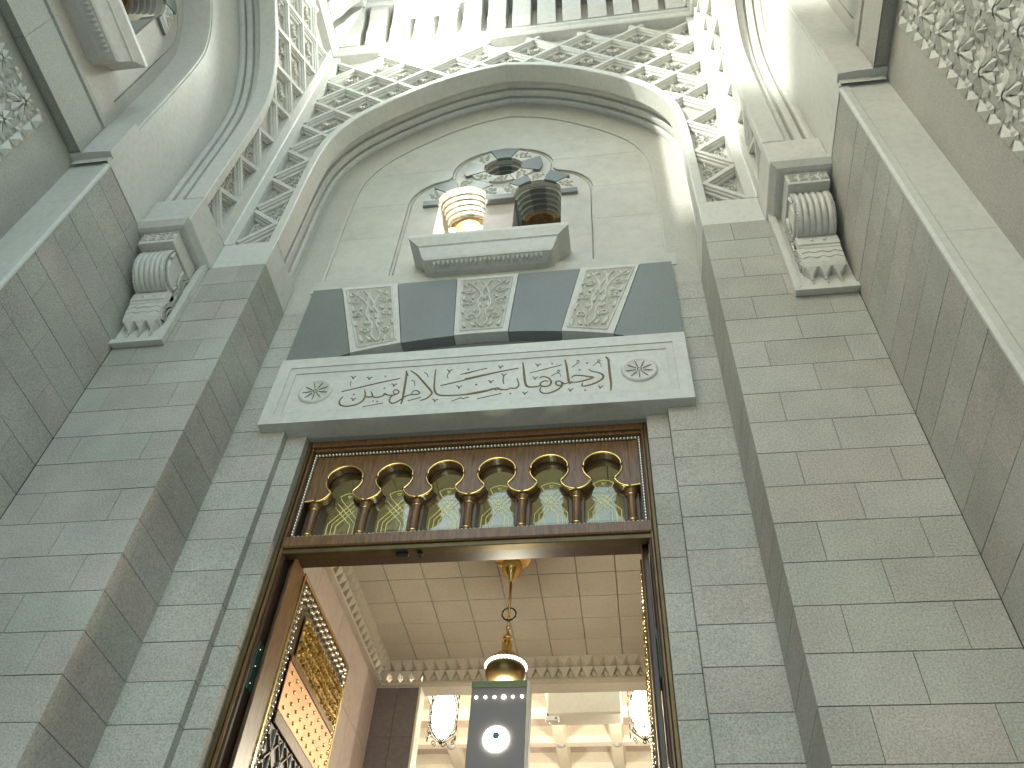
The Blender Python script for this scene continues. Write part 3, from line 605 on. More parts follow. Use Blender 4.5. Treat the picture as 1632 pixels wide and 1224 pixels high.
def build_window(label, loc, rotz, group, panels, lit):
    # local: u across, y into the wall (0 = panel face), z as on the portal
    t = thing('trefoil_window', label, 'window', loc, rotz, group)
    fn = lambda p, q, a: (p, a, q)
    hole = [(-.885, 9.30), (.885, 9.30), (.885, WS)] + arc(WC, WS, WR, 0.0, PI, 14)[0:] + arc(-WC, WS, WR, 0.0, PI, 14) + [(-.885, WS)]
    hole = [h for k, h in enumerate(hole) if k == 0 or math.hypot(h[0] - hole[k - 1][0], h[1] - hole[k - 1][1]) > .004]
    ocu = arc(0, OC, OR, 0, 2 * PI, 24)[:-1]
    zt = 14.2 if panels else 14.0
    w_ = 2.32 if panels else 1.75
    fill_plate([[(-w_, 8.7), (w_, 8.7), (w_, 11.3), (1.9 if panels else 1.6, 12.75), (.9, 13.55), (0, zt - .2), (-.9, 13.55), (-1.9 if panels else -1.6, 12.75), (-w_, 11.3)], hole, ocu], .035, .10, fn).build('wall_face', 'marble_polished' if panels else 'band_stone', t)
    if panels:
        zs = [9.115, 10.14, 11.05, 12.02]
        zz = [12.024 + (13.9 - 12.024) * i / 22 for i in range(23)]
        for sg in (-1, 1): pass
        Lh = [(band_u(z) + .01, z) for z in zz if band_u(z) > .03]
        Th = [(tref_u(z) + .012, z) for z in zz if z < 12.56]
        P = [(-u, z) for u, z in Lh] + [(0, 13.83)] + [(u, z) for u, z in reversed(Lh)] + Th + [(0, 12.588)] + [(-u, z) for u, z in reversed(Th)]
        fill_plate([P], 0, .04, fn).build('marble_panel', 'marble_polished', t)
        for sg in (-1, 1):
            for a, b in zip(zs[:-1], zs[1:]):
                m = 12; zz = [a + .002 + (b - a - .004) * i / m for i in range(m + 1)]
                P = [(sg * max(tref_u(z) + .012, .002), z) for z in zz] + [(sg * max(band_u(z) + .01, .002), z) for z in reversed(zz) if band_u(z) > .01 or z < 13.7]
                P = [p for k, p in enumerate(P) if k == 0 or math.hypot(p[0] - P[k - 1][0], p[1] - P[k - 1][1]) > .003]
                fill_plate([P], 0, .04, fn).build('marble_panel', 'marble_polished', t)
    # thin frame bead along the trefoil
    L = [(-u + .03, z) for u, z in TREF[:-1]] + [(0, 12.54)] + [(u - .03, z) for u, z in reversed(TREF[:-1])]
    mb = MB(); mb.tube([(u, .034, z) for u, z in L], .010, 6); mb.build('trefoil_bead', 'grey_granite', t, smooth=True)
    # alternating dark and carved voussoirs round the oculus and the two arches
    def wedge(cx, cz, r0, r1, a0, a1, dark):
        P = arc(cx, cz, r0, a0, a1, 6) + list(reversed(arc(cx, cz, r1, a0, a1, 6)))
        o = fill_plate([P], -.012 if dark else -.004, .05, fn).build('voussoir', 'dark_stone' if dark else 'carved_marble', t)
        if not dark:
            m = MB(); am = (a0 + a1) / 2; rm = (r0 + r1) / 2
            f2 = lambda p, q, h: (p, -.004 - h, q)
            for da, dr, rr, tn in ((-.12, 0, .045, 1.2), (.13, .02, .045, -1.2), (0, -.05, .03, 1.2), (.0, .07, .03, -1.1), (-.22, .05, .03, 1.0), (.24, -.05, .028, 1.0)):
                a = am + da * (a1 - a0) * 1.3; m.ribbon(spiral(cx + (rm + dr) * math.cos(a), cz + (rm + dr) * math.sin(a), .008, rr, am, tn, 9), .016, .016, f2)
            m.build('carved_scroll', 'carved_marble', o)
    n = 8
    for k in range(n):
        am = PI / 2 + 2 * PI * k / n; h = PI / n - .012
        if k in (3, 4, 5): 
            if k == 4: wedge(0, OC, OR + .005, .47, am - h, am + h, False)
            else: wedge(0, OC, OR + .005, .50, am - h, am + h, False)
        else: wedge(0, OC, OR + .005, .60 if k % 2 == 0 else .55, am - h, am + h, k in (0, 2, 6))
    for sg in (-1, 1):
        am = [0, 0.22, .42, .60, .80, 1.0]
        for k in range(5):
            a0, a1 = PI * am[k] + .012, PI * am[k + 1] - .012
            if sg < 0: a0, a1 = PI - a1, PI - a0
            wedge(sg * WC, WS, WR + .005, (.53, .60, .55, .53, .50)[k], a0, a1, k in (1, 3))
    MB().box(-1.12, -.89, -.012, .3, WS - .13, WS - .003).build('springer', 'dark_stone', t)
    MB().box(.89, 1.12, -.012, .3, WS - .13, WS - .003).build('springer', 'dark_stone', t)
    MB().box(-.21, .21, -.012, .3, WS - .13, WS - .003).build('springer', 'dark_stone', t)
    # stepped tunnels behind the arches and the oculus
    def tunnel(cx, cz, r, a0, a1, depth, steps, name, mat):
        mb = MB(); m = 14; prof = []
        for k in range(steps):
            d0 = .05 + (depth - .05) * k / steps; d1 = .05 + (depth - .05) * (k + 1) / steps
            rr = r - .013 * k
            prof += [(rr, d0), (rr, d1 - .025), (rr - .028, d1 - .02), (rr - .028, d1)]
        vs = []
        for i in range(m + 1):
            a = a0 + (a1 - a0) * i / m
            for rr, d in prof: vs.append((cx + rr * math.cos(a), d, cz + rr * math.sin(a)))
        k = len(prof)
        fs = [(i * k + j, (i + 1) * k + j, (i + 1) * k + j + 1, i * k + j + 1) for i in range(m) for j in range(k - 1)]
        return mb.add(vs, fs).build(name, mat, t, fix=False)
    for cx in (-WC, WC):
        for a0, a1, mt in ((0, PI * .40, 'grey_granite'), (PI * .40, PI * .64, 'dark_stone'), (PI * .64, PI, 'grey_granite')):
            tunnel(cx, WS, WR, a0, a1, .46, 5, 'arch_lining', mt)
        fill_plate([arc(cx, WS, WR - .045, 0, PI, 14) + list(reversed(arc(cx, WS, WR - .15, 0, PI, 14)))], .465, .66, fn).build('timber_arch', 'wood_orange', t)
    for a0, a1, mt in ((PI * .38, PI * .62, 'dark_stone'), (PI * .62, PI * 2.38, 'grey_granite')):
        tunnel(0, OC, OR, a0, a1, .3, 3, 'oculus_lining', mt)
    MB().box(-.3, .3, .31, .33, OC - .3, OC + .3).build('oculus_pane', 'dark_stone', t)
    # jambs, pillar and the chambers behind
    MB().box(-.21, .21, .08, .684, 9.3, WS - .135).build('pillar', 'pink_marble', t); MB().box(-.20, .20, .31, .684, WS - .134, 11.9).build('light_baffle', 'grey_granite', t)  # upper block added to stop lamplight leaking into the right tunnel
    for sg in (-1, 1):
        x0, x1 = sorted((sg * .885, sg * .97)); MB().box(x0, x1, .09, .62, 9.3, WS - .135).build('window_jamb', 'marble', t)
    m = MB(); m.box(-1.5, 1.5, 1.5, 1.55, 9.0, 12.2); m.box(-1.5, 1.5, .70, 1.5, 11.75, 11.8); m.box(-1.5, 1.5, .70, 1.5, 9.0, 9.05); m.box(-1.5, -1.45, .7, 1.5, 9.05, 11.75); m.box(1.45, 1.5, .7, 1.5, 9.05, 11.75); m.box(-.03, .03, .7, 1.5, 9.05, 11.75)
    m.build('inner_chamber', 'plaster_cream', t)
    fill_plate([[(-1.5, 8.9), (1.5, 8.9), (1.5, 12.3), (-1.5, 12.3)], [(-.95, 9.2), (.95, 9.2), (.95, WS)] + arc(WC, WS, .39, 0, PI, 10) + arc(-WC, WS, .39, 0, PI, 10) + [(-.95, WS)]], .685, .70, fn).build('chamber_front', 'plaster_cream', t)
    # sill: mitred corbel with a saw-tooth soffit
    pr = [(-.395, 1.02, 9.42), (-.395, 1.02, 9.36), (-.35, .90, 9.235), (-.355, .895, 9.215), (-.335, .88, 9.20), (-.29, .82, 9.02), (-.275, .797, 8.99), (-.12, .725, 8.95)]
    m = MB(); vs = []
    for (v, hw, z) in pr: vs += [(-hw, .04, z), (-hw, v, z), (hw, v, z), (hw, .04, z)]
    fs = []
    for i in range(len(pr) - 1):
        for k in range(3): fs.append((i * 4 + k, i * 4 + k + 1, i * 4 + k + 5, i * 4 + k + 4))
    e = (len(pr) - 1) * 4
    fs += [(0, 3, 2, 1), (e, e + 1, e + 2, e + 3)]
    sill = m.add(vs, fs).build('window_sill', 'marble', t)
    m = MB(); 
    for k in range(24):
        x = -.70 + 1.4 * (k + .5) / 24; m.add([(x - .024, -.255, 8.984), (x + .024, -.255, 8.984), (x, -.15, 8.957), (x, -.215, 8.945)], [(0, 1, 3), (1, 2, 3), (2, 0, 3)])
    m.build('saw_tooth_trim', 'marble', sill)
    if lit:
        lamp = MB(); lamp.lathe([(0.0, 9.62), (.05, 9.60), (.08, 9.52), (.06, 9.44), (.03, 9.42), (.03, 9.36), (0, 9.36)], -.75, 1.15, 12); lamp.build('lamp_bulb', 'lamp_white', t, smooth=True)
        for (x, y, z, e_) in ((-.72, 1.1, 10.2, 130 if panels else 60),):
            ld = bpy.data.lights.new('window_light', 'POINT'); ld.energy = e_; ld.color = (1.0, .95, .88); ld.shadow_soft_size = .1
            lo = bpy.data.objects.new('window_light', ld); col.objects.link(lo); lo.parent = t; lo.location = (x, y, z)
    return t
build_window('trefoil window with stone sill above the inscription, lit in its left half', (0, 5.755, 0), 0, 'trefoil windows', True, True)
for s in (1, -1):
    w = build_window(f'trefoil window in the {side(s)} side arch, seen at the upper {side(s)} edge', (s * 4.25, 2.06, .62), -s * PI / 2, 'trefoil windows', False, s < 0)
    o = MB().box(-2.2, 2.2, .2, .3, 7.9, 9.0).build('lower_wall', 'marble_polished', w)

# closes the wall core behind the portal tympanum
b = at_thing('tympanum_backing', 'plain stone wall core behind the arch head above the doorway', 'wall', (0, 6.9, 6.3))
MB().box(-3.4, 3.4, 7.4, 7.6, 6.3, 16).build('core', 'grey_granite', b)

# ------------------------------------------------------------------ lintel of dark and carved voussoirs
lin = at_thing('lintel', 'flat lintel of alternating blue-grey and carved white voussoirs over the doorway', 'lintel', (0, 5.7, 7.39))
R_ = 5.72; ZC = 7.637 - R_
def zb(u): return max(7.39, ZC + math.sqrt(R_ * R_ - u * u)) if abs(u) < 1.66 else 7.325
tops = [-2.238, -1.858, -1.14, -.385, .385, 1.14, 1.858, 2.238]; bots = [-2.238, -1.49, -.912, -.312, .312, .912, 1.49, 2.238]
for k in range(7):
    dark = k % 2 == 0
    g = .004
    bl = [bots[k] + g + (bots[k + 1] - bots[k] - 2 * g) * i / 8 for i in range(9)]
    P = [(u, zb(u)) for u in bl] + [(tops[k + 1] - g, 8.797), (tops[k] + g, 8.797)]
    yf = 5.665 if dark else 5.658
    fnl = lambda p, q, a: (p, a, q)
    o = fill_plate([P], yf, 5.86, fnl).build('voussoir', 'dark_stone' if dark else 'marble', lin)
    if not dark:
        ub, ut = (bots[k] + bots[k + 1]) / 2, (tops[k] + tops[k + 1]) / 2
        hb_, ht = (bots[k + 1] - bots[k]) / 2 - .075, (tops[k + 1] - tops[k]) / 2 - .075
        z0, z1 = zb(ub) + .10, 8.70
        zl = zb(bots[k] + .07) + .07; zr = zb(bots[k + 1] - .07) + .07
        # sunk ground shown as a darker tray edge with the scrolls standing on it
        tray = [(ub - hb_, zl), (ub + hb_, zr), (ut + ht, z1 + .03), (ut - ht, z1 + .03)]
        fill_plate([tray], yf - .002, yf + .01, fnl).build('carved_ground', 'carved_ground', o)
        m = MB(); H_ = z1 - z0
        scrollwork(m, ht, H_, hb_, z0, lambda p, q, h, y=yf: (p, y - .002 - h, q), lambda z: ub + (ut - ub) * z, .042, .022)
        m.build('carved_scroll', 'carved_marble', o)
        m = MB(); Q4 = tray + [tray[0]]
        for a, b2 in zip(Q4[:-1], Q4[1:]): m.ribbon([a, b2], .03, .012, lambda p, q, h, y=yf: (p, y - .002 - h, q), False)
        m.build('panel_moulding', 'marble', o)
MB().box(-1.70, 1.70, 5.80, 5.9, 7.2, 7.75).build('relieving_slab', 'dark_stone', lin)
MB().box(-2.30, 2.30, 5.715, 5.80, 8.80, 9.06).build('top_band', 'marble_polished', lin)
MB().box(-2.19, 2.19, 5.735, 5.80, 9.06, 9.112).build('top_band', 'marble_polished', lin)
MB().box(-1.96, 1.96, 5.86, 6.2, 6.28, 8.8).build('core', 'mortar', lin)

# ------------------------------------------------------------------ inscription panel
ins = at_thing('inscription_panel', 'white marble panel with engraved Arabic line and two rosettes over the door', 'inscription', (0, 5.65, 6.262))
YP = 5.608
fnp = lambda p, q, a: (p, a, q)
R4 = lambda u, z0, z1: [(-u, z0), (u, z0), (u, z1), (-u, z1)]
fill_plate([R4(2.232, 6.264, 7.318), R4(2.095, 6.392, 7.165)], YP, 5.85, fnp).build('frame', 'marble', ins)
fill_plate([R4(2.094, 6.393, 7.164), R4(2.016, 6.443, 7.07)], YP + .010, YP + .05, fnp).build('inner_frame', 'marble', ins)
fill_plate([R4(2.017, 6.442, 7.071)], YP + .022, YP + .06, fnp).build('field', 'marble', ins)
MB().box(-2.19, 2.19, 5.70, 6.2, 6.267, 6.30).build('underside', 'grey_granite', ins)
m = MB()
for w_, pts in STROKES:
    P = spline(pts, 4) if len(pts) > 2 else pts
    m.ribbon(P, w_ * .98, .005, lambda p, q, h: (p, YP + .0215 - h, q), len(pts) > 2)
m.build('lettering', 'engraved', ins)
for s in (-1, 1):
    cx, cz = s * 1.725, 6.757
    m = MB(); n = 28
    # dished disc with a rolled rim
    prof = [(.0, .004), (.05, .000), (.13, .008), (.150, .020), (.165, .026), (.182, .020), (.192, 0.0)]
    k = len(prof); vs = []
    for i in range(n):
        a = 2 * PI * i / n
        for r, h in prof: vs.append((cx + r * math.cos(a), YP + .0215 - h, cz + r * math.sin(a)))
    fs = [(i * k + j, ((i + 1) % n) * k + j, ((i + 1) % n) * k + j + 1, i * k + j + 1) for i in range(n) for j in range(k - 1)]
    ro = m.add(vs, fs).build('rosette', 'marble', ins, smooth=True)
    m = MB(); f3 = lambda p, q, h: (p, YP + .010 - h, q)
    for i in range(9):
        a = PI / 2 + .3 + 2 * PI * i / 9
        m.ribbon([(cx + .04 * math.cos(a), cz + .04 * math.sin(a)), (cx + .09 * math.cos(a), cz + .09 * math.sin(a)), (cx + .145 * math.cos(a), cz + .145 * math.sin(a))], .010, .005, f3)
    m.ribbon([(cx + .152 * math.cos(t), cz + .152 * math.sin(t)) for t in [PI * .98 + PI * 1.1 * i / 16 for i in range(17)]], .014, .008, f3)
    for i in range(7):
        a = 2 * PI * i / 7; m.ribbon([(cx + .022 * math.cos(a) - .006, cz + .022 * math.sin(a)), (cx + .022 * math.cos(a) + .006, cz + .022 * math.sin(a))], .009, .006, f3)
    m.build('engraved_petals', 'engraved', ro)

# ------------------------------------------------------------------ scroll brackets under the porch corners
def build_bracket(s):
    t = at_thing('scroll_bracket', f'carved white marble scroll bracket on the {side(s)} pier, under the side arch', 'bracket', (s * 3.56, 4.98, 6.94), 'scroll brackets')
    fx = lambda x0, x1: tuple(sorted((s * x0, s * x1)))
    B = lambda x0, x1, y0, y1, z0, z1, nm, b=.006, mat='marble': MB().cbox(*fx(x0, x1), y0, y1, z0, z1, b).build(nm, mat, t)
    B(3.262, 3.858, 4.952, 4.999, 6.945, 8.435, 'back_slab')
    for nm, poly in (('slab_border', [(3.255, 6.94), (3.325, 7.01), (3.325, 8.40), (3.255, 8.44)]), ('slab_border', [(3.255, 6.938), (3.859, 6.938), (3.859, 7.005), (3.33, 7.005)])):
        MB().prism([(s * p, q) for p, q in poly], 4.915, 4.955, lambda p, q, a: (p, a, q)).build(nm, 'marble', t)
    # abacus: flat slab with a sloping lower edge
    m = MB(); v = []
    for (x0, y0, z) in ((3.245, 4.30, 8.50), (3.245, 4.30, 8.425), (3.30, 4.35, 8.36), (3.335, 4.385, 8.35)):
        v += [(s * x0, 4.99, z), (s * x0, y0, z), (s * 3.857, y0, z), (s * 3.857, 4.99, z)]
    f = [(0, 3, 2, 1), (12, 13, 14, 15)]
    for i in range(3):
        for k in range(4): f.append((i * 4 + k, i * 4 + (k + 1) % 4, i * 4 + 4 + (k + 1) % 4, i * 4 + 4 + k))
    m.add(v, f).build('abacus', 'marble', t)
    cap = B(3.375, 3.80, 4.42, 4.95, 8.13, 8.349, 'cap_block')
    m = MB(); fnc = lambda p, q, h: (p, 4.42 - h, q)
    for k in range(4):
        cx = s * (3.43 + .105 * k)
        m.ribbon(spiral(cx, 8.24, .01, .045, k * 1.3, 1.3 * (-1) ** k, 12), .018, .014, fnc)
        m.ribbon([(cx - .03, 8.175), (cx + .01, 8.19), (cx + .05, 8.18)], .018, .014, fnc); m.ribbon([(cx - .02, 8.30), (cx + .02, 8.315), (cx + .06, 8.30)], .018, .014, fnc)
    m.build('carved_scroll', 'carved_marble', cap)
    # body behind the scroll (side volute)
    body = [(4.95, 8.12), (4.55, 8.12), (4.54, 8.02), (4.55, 7.93), (4.58, 7.85), (4.63, 7.78), (4.70, 7.71), (4.78, 7.68), (4.95, 7.6)]
    MB().prism(body, s * 3.40, s * 3.775, lambda p, q, a: (a, p, q)).build('scroll_body', 'marble', t)
    # ribbed roll on the front
    rows = [(4.53, 8.13), (4.512, 8.08), (4.497, 8.02), (4.492, 7.95), (4.505, 7.88), (4.54, 7.80), (4.59, 7.74), (4.65, 7.69), (4.71, 7.67), (4.77, 7.665)]
    nr = 6
    for k in range(nr):
        x0, x1 = 3.405 + .365 * k / nr, 3.405 + .365 * (k + 1) / nr; m = MB(); vs = []
        for (y, z) in rows:
            for j in range(7):
                a = PI * j / 6; vs.append((s * ((x0 + x1) / 2 - (x1 - x0) / 2 * .96 * math.cos(a)), y + .03 - .034 * math.sin(a), z))
        m.add(vs, [(i * 7 + j, i * 7 + j + 1, (i + 1) * 7 + j + 1, (i + 1) * 7 + j) for i in range(len(rows) - 1) for j in range(6)])
        m.build('scroll_rib', 'marble', t, smooth=True)
    for x in (3.405, 3.77):
        m = MB()
        for i in range(26):
            q = i / 25 * (len(rows) - 1); a = int(min(q, len(rows) - 2)); fr = q - a
            y = rows[a][0] * (1 - fr) + rows[a + 1][0] * fr; z = rows[a][1] * (1 - fr) + rows[a + 1][1] * fr
            m.dome((s * x, y + .012, z), .014, (0, -1, 0), 6, 2)
        m.build('bead_edge', 'marble', t)
    # raised rim of the side volute
    for x in (3.39, 3.785):
        m = MB(); m.tube([(s * x, y, z) for y, z in [(4.56, 8.09), (4.545, 8.0), (4.555, 7.92), (4.60, 7.83), (4.67, 7.76), (4.75, 7.72), (4.82, 7.74), (4.845, 7.82), (4.84, 7.95), (4.80, 8.08)]], .020, 6); m.build('volute_rim', 'marble', t, smooth=True)
    # pierced leaf work along the inner flank
    m = MB(); random.seed(3)
    for x in (3.372,):
        for k in range(30):
            q = k / 29; z = 8.10 - q * .80; y = 4.885 - .05 * math.sin(q * 9) + (.0 if q < .75 else (q - .75) * .1)
            m.ribbon(spiral(y, z, .008, .034, q * 20, 1.2 * (-1) ** k, 8), .016, .02, lambda p, r, h: (s * (3.398 - h - .01), p, r))
            m.ribbon([(y + .05, z - .02), (y + .075, z), (y + .06, z + .03)], .02, .02, lambda p, r, h: (s * (3.398 - h - .01), p, r))
    m.build('flank_carving', 'carved_marble', t)
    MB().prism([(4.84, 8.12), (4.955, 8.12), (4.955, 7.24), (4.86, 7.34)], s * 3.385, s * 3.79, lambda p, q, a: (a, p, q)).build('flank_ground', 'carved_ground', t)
    # lipped chevron block and its tapering foot
    blk = [(4.80, 7.68), (4.785, 7.67), (4.775, 7.64), (4.775, 7.52), (4.79, 7.51), (4.793, 7.485), (4.802, 7.475), (4.812, 7.36), (4.83, 7.27), (4.85, 7.22), (4.96, 7.22), (4.96, 7.68)]
    ch = MB().prism(blk, s * 3.385, s * 3.79, lambda p, q, a: (a, p, q)).build('chevron_block', 'marble', t)
    m = MB()
    for zc, yy in ((7.40, 4.808), (7.325, 4.819)):
        m.ribbon([(s * (3.395 + .385 * i / 6), zc + (.03 if i % 2 else 0)) for i in range(7)], .014, .010, lambda p, q, h: (p, yy - h, q), False)
    for x in (3.525, 3.65): m.dome((s * x, 4.776, 7.58), .02, (0, -1, 0), 8, 2)
    m.build('chevron_lines', 'marble', ch)
    for k in range(3):
        x = 3.455 + .132 * k
        m = MB(); m.add([(s * (x - .06), 4.845, 7.225), (s * (x + .06), 4.845, 7.225), (s * (x + .06), 4.957, 7.215), (s * (x - .06), 4.957, 7.215), (s * x, 4.895, 7.155), (s * x, 4.945, 7.12)], [(0, 1, 4), (1, 2, 5, 4), (0, 4, 5, 3), (3, 5, 2), (0, 3, 2, 1)])
        m.tube([(s * x, 4.94, 7.16), (s * x, 4.932, 7.12), (s * x, 4.935, 7.085), (s * x, 4.945, 7.05)], [.010, .021, .018, .004], 7)
        m.build('drop_pendant', 'marble', t)
for s in (1, -1): build_bracket(s)

# ------------------------------------------------------------------ door frame with the glazed transom
dfm = at_thing('door_frame', 'bronze and wood door frame with six keyhole arched transom lights', 'door frame', (0, 6.05, GZ))
fnd = lambda p, q, a: (p, a, q)
BX = lambda x0, x1, y0, y1, z0, z1, nm, mat, par=None, b=.006: MB().cbox(x0, x1, y0, y1, z0, z1, b).build(nm, mat, par or dfm)
for s in (-1, 1):
    f = lambda a, b: tuple(sorted((s * a, s * b)))
    BX(*f(1.715, 1.751), 5.90, 6.36, GZ, 6.262, 'outer_jamb', 'bronze')
    BX(*f(1.690, 1.714), 5.925, 6.36, GZ, 6.235, 'jamb_bead', 'wood')
    BX(*f(1.672, 1.689), 5.955, 6.36, GZ, 4.83, 'inner_jamb', 'wood_dark')
    pl = BX(*f(1.662, 1.6715), 6.00, 6.20, 3.52, 3.95, 'hinge_plate', 'green_plate', None, .003)
    m = MB()
    for z in (3.58, 3.735, 3.89):
        for y in (6.04, 6.16): m.dome((s * 1.6615, y, z), .008, (-s, 0, 0), 6, 2)
    m.build('hinge_screw', 'bead_metal', pl)
BX(-1.714, 1.714, 5.905, 6.3, 6.185, 6.262, 'head_rail', 'wood')
BX(-1.689, 1.689, 5.935, 6.3, 6.150, 6.184, 'head_bead', 'wood')
BX(-1.714, 1.714, 5.915, 6.04, 4.885, 5.015, 'transom_rail', 'wood', None, .012)
BX(-1.714, 1.714, 5.945, 6.04, 4.83, 4.884, 'transom_bead', 'bronze')
BX(-1.671, 1.671, 6.045, 6.26, 4.90, 5.014, 'door_stop', 'wood_dark')
BX(-.62, -.50, 6.0, 6.035, 4.80, 4.829, 'latch', 'black_iron', None, .004)
BX(-.42, -.37, 6.0, 6.035, 4.79, 4.829, 'latch', 'black_iron', None, .004)
# bead trim round the transom
m = MB()
def beads(p, q, step=.036, r=.017):
    p = Vector(p); q = Vector(q); n = int((q - p).length / step)
    for i in range(n + 1): m.dome(p + (q - p) * (i / n), r, (0, -1, 0), 7, 2, 1.0)
beads((-1.665, 5.975, 5.04), (-1.665, 5.975, 6.125)); beads((1.665, 5.975, 5.04), (1.665, 5.975, 6.125)); beads((-1.63, 5.975, 6.125), (1.63, 5.975, 6.125)); beads((-1.63, 5.965, 5.035), (1.63, 5.965, 5.035), .040, .018)
m.build('bead_trim', 'bead_metal', dfm, smooth=True)
fill_plate([[(-1.69, 5.016), (1.69, 5.016), (1.69, 6.15), (-1.69, 6.15)], [(-1.64, 5.05), (1.64, 5.05), (1.64, 6.10), (-1.64, 6.10)]], 5.975, 6.2, fnd).build('bead_ground', 'wood_dark', dfm)
PB = .516
half = [(.151 * math.sin(a), 5.641 - .151 * math.cos(a)) for a in [1.37 * i / 8 for i in range(9)]]
ringc, rr = 5.765, .19
ringp = [(.258 + rr * math.cos(math.radians(a)), ringc + rr * math.sin(math.radians(a))) for a in [235 - (235 - 90) * i / 16 for i in range(17)]]
CURVE = half + ringp
for b in range(6):
    u0 = -PB * 2.5 + PB * b
    for sg in (-1, 1):
        P = [(u0 + sg * (p - .258), q) for p, q in CURVE] + [(u0 - sg * .0015, 6.10), (u0 - sg * .2565, 6.10)]
        # first point sits on the column axis
        fill_plate([P], 5.985, 6.185, fnd).build('arch_board', 'wood', dfm)
    full = [(u0 + (p - .258), q) for p, q in CURVE] + [(u0 - (p - .258), q) for p, q in reversed(CURVE[:-1])]
    m = MB(); m.tube([(p, 5.982, q) for p, q in full], .0125, 6); m.build('brass_edging', 'brass', dfm, smooth=True)
    inner = [(u0 + (p - .258) * .93, q - .004) for p, q in CURVE] + [(u0 - (p - .258) * .93, q - .004) for p, q in reversed(CURVE[:-1])]
    m = MB(); m.tube([(p, 6.10, q) for p, q in inner], .016, 6); m.build('arch_lip', 'wood_dark', dfm, smooth=True)
    pane = MB().box(u0 - .215, u0 + .215, 6.215, 6.222, 5.03, 6.02).build('glass_pane', 'pane_glass', dfm)
    m = MB(); G_ = lambda pts: m.ribbon(pts, .0085, .004, lambda p, q, h: (u0 + p, 6.214 - h, q), False)
    for sg in (-1, 1):
        for x, zk, xe, ze in ((.160, 5.40, -.075, 5.70), (.114, 5.39, -.108, 5.66), (.070, 5.37, -.125, 5.61)):
            G_([(sg * x, 5.06 if x > .08 else 5.12), (sg * x, zk)]); G_([(sg * x, zk), (sg * xe, ze)])
        G_([(sg * -.075, 5.70), (sg * -.10, 5.755)]); G_([(sg * -.125, 5.61), (sg * -.13, 5.66)])
    G_([(-.07, 5.12), (.07, 5.12)]); G_([(-.10, 5.755), (-.05, 5.785), (0, 5.795), (.05, 5.785), (.10, 5.755)]); G_([(-.02, 5.755), (.02, 5.755), (0, 5.725), (-.02, 5.755)])
    m.build('gold_lines', 'gold_line', pane)
for s in (-1, 1):
    x0, x1 = sorted((s * 1.550, s * 1.64)); fill_plate([[(x0, 5.50), (x1, 5.50), (x1, 6.10), (x0, 6.10)]], 5.985, 6.185, fnd).build('arch_board', 'wood', dfm); MB().tube([(x0, 5.982, 5.495), (x1, 5.982, 5.51)], .0125, 6).build('brass_edging', 'brass', dfm)
    MB().box(x0, x1, 6.10, 6.2, 5.03, 5.5).build('mullion', 'wood_dark', dfm)
for k in range(7):
    u = -PB * 3 + PB * k
    c_ = MB().lathe([(.062, 5.05), (.062, 5.075), (.048, 5.085), (.054, 5.105), (.044, 5.125), (.043, 5.40), (.052, 5.415), (.045, 5.43), (.050, 5.445), (.068, 5.49), (.07, 5.54)], u, 6.055, 14).build('column', 'wood', dfm, smooth='auto')
    MB().cbox(u - .075, u + .075, 6.06, 6.214, 5.03, 5.56, .004).build('mullion', 'wood_dark', dfm)
    m = MB(); m.lathe([(.05, 5.108), (.057, 5.114), (.05, 5.12)], u, 6.055, 14); m.lathe([(.048, 5.418), (.055, 5.423), (.048, 5.428)], u, 6.055, 14); m.build('brass_ring', 'brass', c_, smooth=True)

